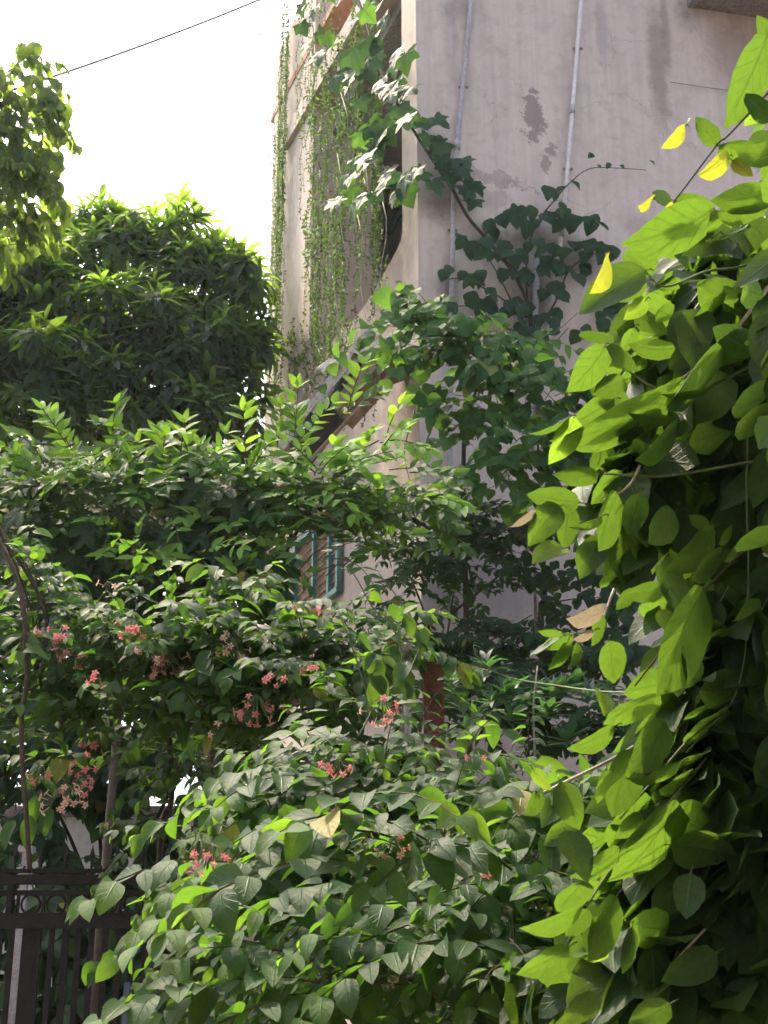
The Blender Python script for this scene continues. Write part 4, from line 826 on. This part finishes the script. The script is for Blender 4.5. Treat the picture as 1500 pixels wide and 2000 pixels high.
for a in ([(780, 1800), (600, 1700), (480, 1650)], [(790, 1750), (900, 1640), (1000, 1560)], [(785, 1850), (560, 1850), (430, 1830)]):
    ff.stem(smooth_path([P(x, y, 4.65) for x, y in a], 5), 0.012, 0.004, 'stem', 'twig', 6)
for x, y, n, R, t in [(745, 1385, 11, 28, ('coral', 'peach')), (632, 1490, 4, 12, ('coral', 'peach')), (660, 1497, 6, 18, ('coral',)), (932, 1478, 2, 9, ('coral',)), (385, 1668, 8, 30, ('coral', 'bud')), (410, 1685, 12, 40, ('coral', 'peach', 'bud')), (375, 1640, 5, 24, ('bud',)), (665, 1608, 8, 26, ('coral', 'bud')), (600, 1645, 5, 18, ('coral',)), (705, 1668, 8, 24, ('coral',)), (720, 1645, 5, 22, ('bud', 'coral')), (768, 1660, 5, 22, ('coral', 'peach')), (405, 1745, 7, 24, ('bud',)), (955, 1702, 5, 20, ('coral', 'peach')), (750, 1903, 6, 18, ('peach', 'coral')), (845, 1655, 4, 16, ('bud', 'coral'))]:
    fd = front_depth(ff, x, y) or 4.2; cluster(ff, P(x, y, fd), n, R / F * fd * 1.02, 0.0070 * fd, t)

# ------------------------------------------------------------------ low plants at the foot of the wall
lp = Plant('rosette_plant', 'low rosette plants at the foot of the plaster wall', 'plant', (P(1060, 1430, 7.6).x, 7.6, 0))
for x, y in [(930, 1340), (900, 1370), (960, 1370), (990, 1350), (1050, 1340), (1085, 1350), (1120, 1340), (1150, 1360), (1140, 1420), (1110, 1440), (1170, 1450), (930, 1400), (1000, 1400), (1200, 1400), (1070, 1390), (1020, 1370), (880, 1330), (1190, 1340), (950, 1300), (1230, 1440)]:
    rosette(lp, P(x, y, 7.5 + U(-0.3, 0.2)), V(U(-.3, .3), -0.35, 1), 16, U(0.14, 0.20), 'pinnate' if rng.random() < 0.6 else 'mango', 'rosette', 1.0, 0.15)
for a in ([(980, 1505), (1010, 1440), (1035, 1400)], [(1045, 1480), (1042, 1380), (1050, 1300)], [(1055, 1380), (1100, 1370)]):
    lp.stem(smooth_path([P(x, y, 7.3) for x, y in a], 4), 0.007, 0.004, 'stem', 'pale_twig', 5)
lp.stem([lp.base, P(1050, 1480, 7.5)], 0.02, 0.012, 'stem', 'twig', 6)

sl = Plant('slender_sapling', 'slender dark leaved sapling standing against the lower wall', 'sapling', (P(1062, 1400, 8.7).x, 8.7, 0))
sl.stem(smooth_path([sl.base, P(1058, 1280, 8.7), P(1064, 1180, 8.7), P(1062, 1080, 8.7), P(1070, 980, 8.6)]), 0.024, 0.012, 'trunk', 'twig', 8)
sl.stem(smooth_path([P(1052, 1280, 8.75), P(1046, 1200, 8.75), P(1044, 1100, 8.7)]), 0.014, 0.010, 'stem', 'pale_twig', 6)
for a in ([(1062, 1140), (1110, 1120), (1160, 1100), (1220, 1090)], [(1062, 1180), (1120, 1170), (1190, 1165)], [(1060, 1120), (1020, 1110), (960, 1060)], [(1060, 1250), (1000, 1240), (900, 1160), (850, 1090)], [(1058, 1260), (1140, 1270), (1230, 1290)], [(1060, 1200), (1130, 1220), (1210, 1230)]):
    q = smooth_path([P(x, y, 8.6 + U(-.2, .2)) for x, y in a], 5); sl.stem(q, 0.006, 0.002, 'stem', 'twig', 5)
    for i, p in enumerate(q):
        for k in range(3): hang(sl, p + rv(0.05), 'heart', 'wallvine', U(0.06, 0.11), V(0, -0.8, 0.4), 1.3)
for blob, n in (((1180, 1100, 70, 60, 8.6, 0.3), 60), ((1200, 1200, 60, 60, 8.6, 0.3), 40), ((1200, 1290, 80, 60, 8.5, 0.3), 40), ((1060, 1010, 80, 60, 8.6, 0.25), 50)):
    for i in range(n):
        p, u = blob_point(blob, 0.1, 0.3, 0.1); hang(sl, p, 'heart', 'wallvine', U(0.07, 0.12), V(0, -0.8, 0.4), 1.3)

# fine twiggy undergrowth against the wall and below the climber
ug = Plant('twiggy_shrub', 'shaded twiggy shrub with small feathery leaves against the house', 'shrub', (P(860, 1200, 8.9).x, 8.9, 0))
for blob, n in (((860, 1010, 130, 60, 8.6, 0.3), 40), ((760, 1080, 70, 50, 8.5, 0.25), 14), ((870, 1130, 90, 60, 8.8, 0.3), 22), ((960, 1040, 90, 40, 8.7, 0.3), 22), ((850, 1260, 130, 80, 8.6, 0.3), 50), ((990, 1270, 120, 60, 8.5, 0.3), 44), ((1120, 1300, 110, 50, 8.4, 0.3), 30), ((960, 1400, 130, 70, 8.0, 0.3), 44), ((1110, 1420, 130, 70, 8.0, 0.3), 44), ((900, 1340, 70, 60, 8.2, 0.3), 22), ((900, 1080, 120, 60, 8.6, 0.3), 30), ((780, 1150, 60, 60, 8.6, 0.2), 8), ((740, 1020, 60, 40, 8.2, 0.25), 10)):
    for i in range(n):
        p, u = blob_point(blob, 0.1, 0.4, 0.2)
        if rng.random() < 0.35: spray(ug, p, V(u.x + U(-.5, .5), -0.4, U(-0.2, 0.5)), U(0.2, 0.35), 'creeper', 'lobed', U(0.08, 0.12), 0.07, 1.3, 0.5, 0.8, 0.3); continue
        frond(ug, p, V(u.x + U(-.5, .5), -0.4, U(-0.3, 0.4)), U(0.2, 0.34), U(0.06, 0.09), 'lobed', 0.7, lift=-0.1)
for a in ([(860, 1330), (880, 1200), (900, 1080), (960, 1000)], [(860, 1330), (830, 1200), (780, 1090), (720, 1040)], [(860, 1330), (960, 1250), (1040, 1200)], [(860, 1330), (740, 1260), (690, 1200)], [(880, 1200), (980, 1120), (1050, 1060)], [(850, 1230), (790, 1180), (740, 1180)]):
    ug.stem(smooth_path([P(x, y, 8.8 + U(-.1, .1)) for x, y in a], 5), 0.010, 0.003, 'stem', 'twig', 5)
ug.stem([ug.base, P(860, 1330, 8.8)], 0.025, 0.012, 'trunk', 'twig', 7)

# bare hanging vine stem at the left edge
o = MB().tube(smooth_path([P(-20, 1030, 5.2), P(25, 1110, 5.2), P(45, 1180, 5.2), P(50, 1260, 5.2), P(52, 1330, 5.2), P(42, 1400, 5.2), P(44, 1500, 5.2), P(50, 1575, 5.2), P(58, 1700, 5.25)], 5), 0.010, 7).build('bare_vine_stem', M['twig'], None, True)
tag(o, 'bare brown woody vine stem hanging down beside the left creeper', 'vine')
for a in ([(45, 1240), (30, 1270), (0, 1290)], [(42, 1400), (20, 1385), (-10, 1370)], [(50, 1350), (70, 1340), (75, 1320)]):
    MB().tube([P(x, y, 5.2) for x, y in a], [0.006, 0.005, 0.003], 5).build('side_twig', M['twig'], o)
for k in range(7):
    MB().tube(smooth_path([P(-30 + U(-10, 10), 980 + k * 18, 5.4 + U(-.1, .2)), P(30 + U(-15, 15), 1110 + U(-30, 30), 5.4), P(68 + U(-26, 26), 1190 + U(-35, 35), 5.4), P(75 + U(-45, 40), 1320 + U(-60, 120), 5.5)], 5), U(0.0025, 0.006), 5).build('side_twig', M['bark'], o)

# ------------------------------------------------------------------ the near vine on the right
nv = Plant('broadleaf_vine', 'near backlit vine with large bright green leaves filling the right side', 'vine', (P(1560, 1900, 2.7).x, 2.7, 0)); nv.twig_mat = 'green_twig'
KEY = [  # base, tip, width, depth, material
 ((1498,70),(1427,245),84,2.15,'near'), ((1515,95),(1480,30),50,2.2,'near'), ((1338,247),(1302,291),30,2.2,'near_yellow'), ((1326,252),(1354,240),10,2.2,'near'), ((1402,284),(1360,230),66,2.2,'near'), ((1405,282),(1492,302),50,2.2,'near'), ((1424,305),(1384,348),42,2.2,'near_yellow'), ((1430,313),(1468,342),28,2.2,'near_yellow'), ((1520,300),(1452,310),52,2.15,'near'), ((1312,394),(1273,376),36,2.2,'near'), ((1274,388),(1262,411),13,2.2,'near_yellow'), ((1316,398),(1290,426),24,2.2,'near_yellow'), ((1318,392),(1392,415),42,2.25,'near'), ((1388,410),(1248,500),84,2.15,'near'), ((1515,372),(1396,412),58,2.1,'near'), ((1400,412),(1520,425),40,2.15,'near'), ((1505,240),(1455,180),60,2.2,'near'), ((1500,200),(1455,245),30,2.2,'near_young'),
 ((1264,528),(1126,600),68,2.15,'near'), ((1188,500),(1172,572),18,2.12,'near_yellow'), ((1262,550),(1208,590),38,2.2,'near'), ((1262,585),(1225,622),42,2.22,'near_young'), ((1198,655),(1130,660),34,2.2,'near'), ((1320,680),(1227,690),50,2.15,'near'), ((1182,675),(1128,768),66,2.15,'near'), ((1180,678),(1244,724),48,2.2,'near'), ((1222,742),(1158,768),50,2.15,'near'), ((1150,760),(1228,800),46,2.22,'near'), ((1240,612),(1300,650),50,2.25,'near'), ((1240,640),(1215,690),40,2.25,'near'), ((1122,812),(1082,912),54,2.12,'near_young'), ((1112,815),(1042,868),12,2.12,'near'), ((1320,755),(1124,916),66,2.15,'near'), ((1440,640),(1290,778),34,2.12,'near'), ((1388,756),(1300,795),16,2.08,'near'), ((1318,815),(1230,822),20,2.1,'near'), ((1322,828),(1281,912),44,2.12,'near'), ((1250,830),(1210,878),36,2.18,'near'), ((1200,780),(1120,830),46,2.2,'near'), ((1270,800),(1190,830),50,2.22,'near'),
 ((1170,922),(1080,946),42,2.15,'near'), ((1134,982),(1031,968),56,2.1,'near'), ((1092,984),(1036,1060),60,2.12,'near'), ((1045,993),(1005,1042),17,2.1,'dry'), ((1102,1070),(1046,1085),36,2.1,'near_young'), ((1110,985),(1104,1072),44,2.16,'near'), ((1205,960),(1160,1072),62,2.18,'near'), ((1250,962),(1222,1042),44,2.1,'near'), ((1176,1008),(1113,1042),18,2.08,'near'), ((1215,920),(1160,985),50,2.22,'near'), ((1318,1000),(1262,1060),62,2.2,'near'), ((1395,1030),(1318,1125),60,2.2,'near'), ((1385,1030),(1345,1010),40,2.25,'near_young'), ((1440,1075),(1418,1097),18,2.3,'near_young'), ((1410,1080),(1345,1125),50,2.15,'near'), ((1300,1085),(1268,1108),24,2.25,'near_young'), ((1292,1100),(1330,1210),46,2.18,'near'), ((1430,1030),(1400,1060),16,2.3,'near_young'), ((1240,1150),(1205,1190),40,2.3,'near'),
 ((1182,1188),(1128,1226),26,2.1,'dry'), ((1160,1232),(1128,1256),22,2.1,'dry'), ((1175,1195),(1160,1260),30,2.18,'near'), ((1120,1240),(1060,1268),30,2.15,'near'), ((1110,1250),(1085,1320),28,2.15,'near'), ((1130,1255),(1128,1300),24,2.15,'near'), ((1100,1238),(1052,1235),14,2.1,'near'), ((1095,1245),(1040,1285),16,2.15,'near'), ((1190,1250),(1195,1330),48,2.2,'near'), ((1300,1150),(1222,1165),44,2.2,'near'), ((1290,1190),(1310,1235),34,2.2,'near_young'), ((1290,1080),(1320,1150),36,2.3,'near'),
 ((1375,1150),(1268,1345),74,2.12,'near'), ((1330,1270),(1300,1365),46,2.12,'near'), ((1360,1280),(1330,1345),50,2.2,'near'), ((1290,1352),(1178,1404),54,2.12,'near'), ((1172,1350),(1188,1388),22,2.3,'near_young'), ((1202,1418),(1122,1474),42,2.15,'near'), ((1236,1462),(1188,1590),78,2.15,'near'), ((1300,1408),(1238,1520),68,2.1,'near'), ((1332,1488),(1242,1548),42,2.12,'near'), ((1052,1545),(1056,1478),38,2.12,'near'), ((1040,1500),(1075,1545),26,2.12,'near_young'), ((1094,1526),(1132,1622),64,2.1,'near'), ((1060,1545),(1030,1590),36,2.15,'near'), ((1104,1622),(1152,1712),58,2.1,'near'), ((1210,1655),(1136,1732),52,2.1,'near'), ((1185,1500),(1170,1570),22,2.08,'near'), ((1250,1585),(1212,1648),40,2.1,'near'), ((1320,1560),(1225,1760),86,2.12,'near'), ((1142,1766),(1032,1833),46,2.1,'near'), ((1145,1718),(1088,1772),40,2.12,'near'), ((1150,1775),(1105,1830),38,2.16,'near'), ((1112,1848),(1019,1914),44,2.08,'near'), ((1190,1858),(1146,1884),24,2.15,'near_young'), ((1235,1810),(1220,1900),34,2.1,'near'), ((1205,1750),(1140,1870),70,2.12,'near'), ((1310,1650),(1430,1660),84,2.1,'near'), ((1350,1705),(1340,1795),78,2.08,'near'), ((1230,1800),(1330,1830),80,2.14,'near'), ((1170,1940),(1100,2000),54,2.05,'near'), ((1310,1960),(1230,2010),80,2.05,'near'), ((1400,1860),(1300,1920),90,2.1,'near'), ((1300,1480),(1345,1420),30,2.25,'near_young'), ((1270,1480),(1300,1440),28,2.25,'near_young'), ((1340,1500),(1320,1440),34,2.3,'near_young'), ((1350,1400),(1300,1420),30,2.3,'near_young'), ((1455,1930),(1440,1910),18,2.5,'near_young')]
for (bx, by), (tx, ty), w, Y, m in KEY:
    a = P(bx, by, Y + U(-0.02, 0.02)); b = P(tx, ty, Y + U(-0.05, 0.05)); d = b - a; L_ = d.length
    ww = w / F * (Y / ray(bx, by).y)
    var = rng.randrange(4); ratio = ww / (L_ * (0.56 + 0.06 * (var - 1.5)))
    # a leaf narrower than its own shape is one seen turned: roll it about its length
    roll = math.acos(max(0.12, min(1.0, ratio))); top_lit = rng.random() < 0.14
    view = (V(0, 0, CAMZ) - a).normalized(); dn = d.normalized(); z = (view - dn * view.dot(dn)).normalized()
    cand = [Matrix.Rotation(q, 3, dn) @ z for q in (roll, -roll, roll + 0.3, -roll - 0.3)]
    z = cand[rng.randrange(2)] if top_lit else min(cand, key=lambda q: q.dot(sun_vec))      # most blades show their sunlit face to the far side
    nv.leaf('near', m, a, d, z, L_ * 1.04, var)
    # petiole back into the vine
    q = a - dn * 0.012 + V(0.004, 0.012, 0.0); nv.twigs.tube([a + dn * 0.004, a - dn * 0.007, q], [0.0010, 0.0011, 0.0011], 4, False)
FILL = [((1440,520,110,70,2.5,.3),16), ((1370,600,120,90,2.5,.3),26), ((1440,700,110,120,2.5,.35),34), ((1320,720,100,90,2.45,.3),22), ((1400,850,140,110,2.5,.35),40), ((1260,880,90,90,2.4,.25),20), ((1200,960,60,90,2.4,.2),14), ((1450,1000,90,140,2.5,.35),30), ((1250,1040,60,70,2.5,.2),10), ((1450,1180,80,120,2.5,.35),26), ((1400,1280,90,90,2.45,.3),20), ((1420,1420,100,120,2.5,.35),30), ((1330,1450,80,110,2.5,.25),14), ((1420,1600,110,120,2.5,.35),36), ((1280,1640,90,110,2.45,.3),22), ((1400,1780,130,120,2.5,.35),44), ((1240,1820,110,100,2.45,.3),26), ((1380,1950,150,100,2.5,.35),44), ((1200,1960,110,70,2.5,.3),18), ((1560,1000,110,600,2.4,.4),60), ((1560,1700,110,400,2.3,.4),60), ((1560,500,90,200,2.5,.3),20), ((1480,1500,120,600,3.0,.5),70), ((1440,1850,160,200,3.0,.4),50), ((1460,800,110,250,3.0,.4),40), ((1430,640,110,110,3.5,.45),50), ((1400,800,130,110,3.5,.45),60), ((1450,1000,100,140,3.6,.5),50), ((1470,1220,70,130,3.6,.5),36), ((1450,1430,90,120,3.6,.5),44), ((1400,1620,130,120,3.6,.5),60), ((1360,1800,170,130,3.6,.5),70), ((1380,1960,200,100,3.5,.5),60), ((1600,1100,150,700,3.4,.7),160), ((1480,1500,120,500,4.3,.5),90), ((1430,800,100,220,4.2,.4),60), ((2150,900,350,900,1.6,.5),90), ((1800,1500,220,500,2.0,.4),70), ((1720,250,180,320,2.4,.5),70), ((1650,1000,120,800,1.9,.3),70), ((1310,1760,90,140,2.75,.3),50), ((1230,1940,120,80,2.8,.3),50), ((1270,1680,100,120,3.2,.3),60), ((1230,1860,120,110,3.3,.4),60), ((1330,1500,80,100,2.9,.3),40), ((1330,1560,90,150,3.4,.4),40), ((1360,580,90,80,2.8,.3),30), ((1300,700,70,90,2.8,.3),30), ((1290,860,110,80,2.8,.3),40), ((1380,900,120,100,2.8,.3),40), ((1400,1060,60,60,2.7,.2),14), ((1380,1180,70,90,2.8,.3),20), ((1120,1960,120,60,3.0,.3),30), ((1340,1560,100,110,2.35,.12),40), ((1310,1700,100,110,2.35,.12),44), ((1400,1800,110,110,2.35,.12),44), ((1370,1400,80,80,2.35,.12),26), ((1400,1250,70,90,2.35,.12),24), ((1270,1880,100,80,2.3,.12),34), ((1420,1660,90,90,2.25,.1),30)]  # also holds unseen leaf masses beyond the right edge, added to block sky light
for blob, n in FILL:
    for i in range(int(n * 2.6)):
        p, u = blob_point(blob, 0.1, 0.0, 0.1)
        d = V(U(-0.9, 0.5), U(-0.5, 0.3), U(-1.2, -0.1)); tosun = rng.random() < (0.7 if blob[4] >= 2.9 else 0.5)      # many blades turn their face to the sun
        nv.leaf('near', 'near', p, d if not tosun else V(U(-.8, .3), U(-1, -.2), U(-.6, .3)), (sun_vec * 1.2 + rv(0.35)) if tosun else V(U(-.6, .6), -0.8, U(0.2, 1.1)), U(0.085, 0.135))
        if i % 3 == 0: nv.twigs.tube([p, p + V(0.02, 0.01, 0.03), p + V(U(.02, .07), 0.03, 0.02)], 0.0016, 3, False)
for a, r, mt in (([(1520, 160), (1425, 262), (1400, 284), (1316, 394), (1270, 440), (1240, 482)], 0.0022, 'twig'), ([(1500, 560), (1440, 640), (1380, 700), (1320, 750)], 0.0042, 'pale_twig'), ([(1500, 590), (1460, 660), (1380, 720)], 0.003, 'twig'), ([(1462, 780), (1458, 960), (1462, 1120), (1455, 1280), (1430, 1370), (1385, 1420), (1340, 1470)], 0.0018, 'green_twig'), ([(1250, 910), (1235, 940), (1215, 960), (1180, 975)], 0.0028, 'pale_twig'), ([(1420, 1380), (1350, 1440), (1280, 1520), (1210, 1600)], 0.0030, 'green_twig'), ([(1380, 1480), (1280, 1600), (1200, 1690), (1145, 1770)], 0.0028, 'green_twig'), ([(1480, 1050), (1380, 1150), (1300, 1260), (1240, 1340)], 0.0026, 'twig'), ([(1060, 1550), (1110, 1525), (1200, 1480), (1300, 1420)], 0.0034, 'pale_twig'), ([(1400, 1790), (1300, 1900), (1270, 1960)], 0.0025, 'pale_twig'), ([(1200, 1150), (1165, 1230), (1110, 1255)], 0.0026, 'pale_twig'), ([(1550, 480), (1450, 520), (1380, 530), (1300, 560), (1260, 530)], 0.003, 'green_twig'), ([(1480, 900), (1300, 930), (1180, 925)], 0.003, 'green_twig'), ([(1500, 700), (1320, 770), (1180, 690)], 0.003, 'green_twig')):
    nv.stem(smooth_path([P(x, y, 2.2) for x, y in a], 5), r, r * 0.6, 'stem', mt, 6)
nv.stem(smooth_path([nv.base, P(1540, 1500, 2.7), P(1520, 1000, 2.6), P(1530, 500, 2.5), P(1525, 150, 2.3)]), 0.016, 0.004, 'stem', 'bark', 8)
# a tendril reaching across from the near vine
nv.stem(smooth_path([P(1330, 1345, 2.6), P(1200, 1352, 2.8), P(1080, 1338, 3.0), P(990, 1322, 3.1), P(940, 1292, 3.1), P(925, 1262, 3.1), P(940, 1265, 3.1)], 6), 0.0022, 0.0012, 'tendril', 'green_twig', 5)

# ------------------------------------------------------------------ which leaves show largest, then build them
def prune(pl, x0, x1, y0, y1, share, ymax=99):
    keep = []
    for l in pl.leaves:
        m = Vector(l[3]) + Vector(l[4]) * l[7] * 0.5; a, b, _ = project(m)
        if x0 < a < x1 and y0 < b < y1 and m.y < ymax and rng.random() < share: continue
        keep.append(l)
    pl.leaves = keep
for p in (ps, ls, bs, fc, ug): prune(p, 572, 690, 1035, 1165, 0.78)
for p in (ff, fc, nv): prune(p, 818, 872, 1300, 1440, 0.25, 5.55)
for p in (ps, hl): prune(p, 575, 745, 640, 800, 0.3)
allL = [(pi, li) for pi, p in enumerate(PLANTS) for li in range(len(p.leaves))]
cen = np.array([PLANTS[a].leaves[b][3] for a, b in allL]); dr = np.array([PLANTS[a].leaves[b][4] for a, b in allL]); szs = np.array([PLANTS[a].leaves[b][7] for a, b in allL])
wid = {'creeper': .5, 'near': .55, 'mango': .24, 'pinnate': .4, 'heart': .8, 'lobed': .9, 'gourd': .9, 'tiny': .5}
ws = np.array([wid[PLANTS[a].leaves[b][0]] for a, b in allL]); mid = cen + dr * szs[:, None] * 0.5
dep = mid[:, 1] * ct + (mid[:, 2] - CAMZ) * st; sx = (750 + F * mid[:, 0] / dep) / 4; sy = (1000 - F * (-mid[:, 1] * st + (mid[:, 2] - CAMZ) * ct) / dep) / 4
rad = np.maximum(0.6, 0.42 * szs * np.sqrt(ws) * F / dep / 4)
W_, H_ = 375, 500; idb = np.full((H_, W_), -1, np.int64)
order = np.argsort(-dep)
for i in order:                                                           # far to near: the near ones overwrite
    r = rad[i]; x0, x1, y0, y1 = int(sx[i] - r), int(sx[i] + r) + 1, int(sy[i] - r), int(sy[i] + r) + 1
    if x1 <= 0 or y1 <= 0 or x0 >= W_ or y0 >= H_: continue
    idb[max(0, y0):y1, max(0, x0):x1] = i
seen = np.bincount(idb[idb >= 0], minlength=len(allL))
start = 0
for p in PLANTS:
    n = len(p.leaves); sc_ = seen[start:start + n]; start += n
    rank = np.argsort(-sc_, kind='stable'); single = set(int(i) for i in rank[:p.limit] if sc_[i] > 0)
    groups = {}
    for i, (kind, var, mat, pos, d, y, z, size, sprig) in enumerate(p.leaves):
        if i in single:
            o = bpy.data.objects.new('leaf', leaf_mesh((kind, var), mat)); link(o, p.root)
            o.matrix_basis = Matrix(((d[0]*size, y[0]*size, z[0]*size, pos[0]), (d[1]*size, y[1]*size, z[1]*size, pos[1]), (d[2]*size, y[2]*size, z[2]*size, pos[2]), (0, 0, 0, 1)))
        else: groups.setdefault(mat, {}).setdefault((kind, var), []).append(i)
    for mat, gd in groups.items():
        vs, uvs, loops, starts, tot, vb = [], [], [], [], 0, 0
        counts = []
        for key, ids in gd.items():
            gv, gf, gu = GEO[key]; m = len(ids); L5 = [p.leaves[i] for i in ids]
            R = np.array([[l[4], l[5], l[6]] for l in L5]) * np.array([l[7] for l in L5])[:, None, None]; T = np.array([l[3] for l in L5])
            vv = np.einsum('vk,mkc->mvc', gv, R) + T[:, None, :]; vs.append(vv.reshape(-1, 3))
            fl = np.concatenate([np.array(f) for f in gf]); fc_ = np.array([len(f) for f in gf])
            loops.append((fl[None, :] + (vb + np.arange(m) * len(gv))[:, None]).ravel()); counts.append(np.tile(fc_, m))
            uvs.append(np.tile(gu[fl], (m, 1))); vb += m * len(gv)
        vs = np.concatenate(vs); loops = np.concatenate(loops); counts = np.concatenate(counts); uvs = np.concatenate(uvs)
        me = bpy.data.meshes.new('foliage'); me.vertices.add(len(vs)); me.vertices.foreach_set('co', vs.ravel().astype(np.float32))
        me.loops.add(len(loops)); me.loops.foreach_set('vertex_index', loops.astype(np.int32))
        me.polygons.add(len(counts)); ls_ = np.zeros(len(counts), np.int32); ls_[1:] = np.cumsum(counts)[:-1]
        me.polygons.foreach_set('loop_start', ls_); me.polygons.foreach_set('loop_total', counts.astype(np.int32)); me.polygons.foreach_set('use_smooth', np.ones(len(counts), bool))
        ul = me.uv_layers.new(name='UVMap'); ul.data.foreach_set('uv', uvs.ravel().astype(np.float32))
        me.materials.append(M[mat]); me.update(calc_edges=True); me.validate()
        o = link(bpy.data.objects.new('foliage', me), p.root); o['kind'] = 'stuff'
    if p.twigs.v:
        o = p.twigs.build('twigs', M[p.twig_mat], p.root); o['kind'] = 'stuff'
print('LEAVES', {p.root.name: len(p.leaves) for p in PLANTS}, 'objects', len(bpy.data.objects))
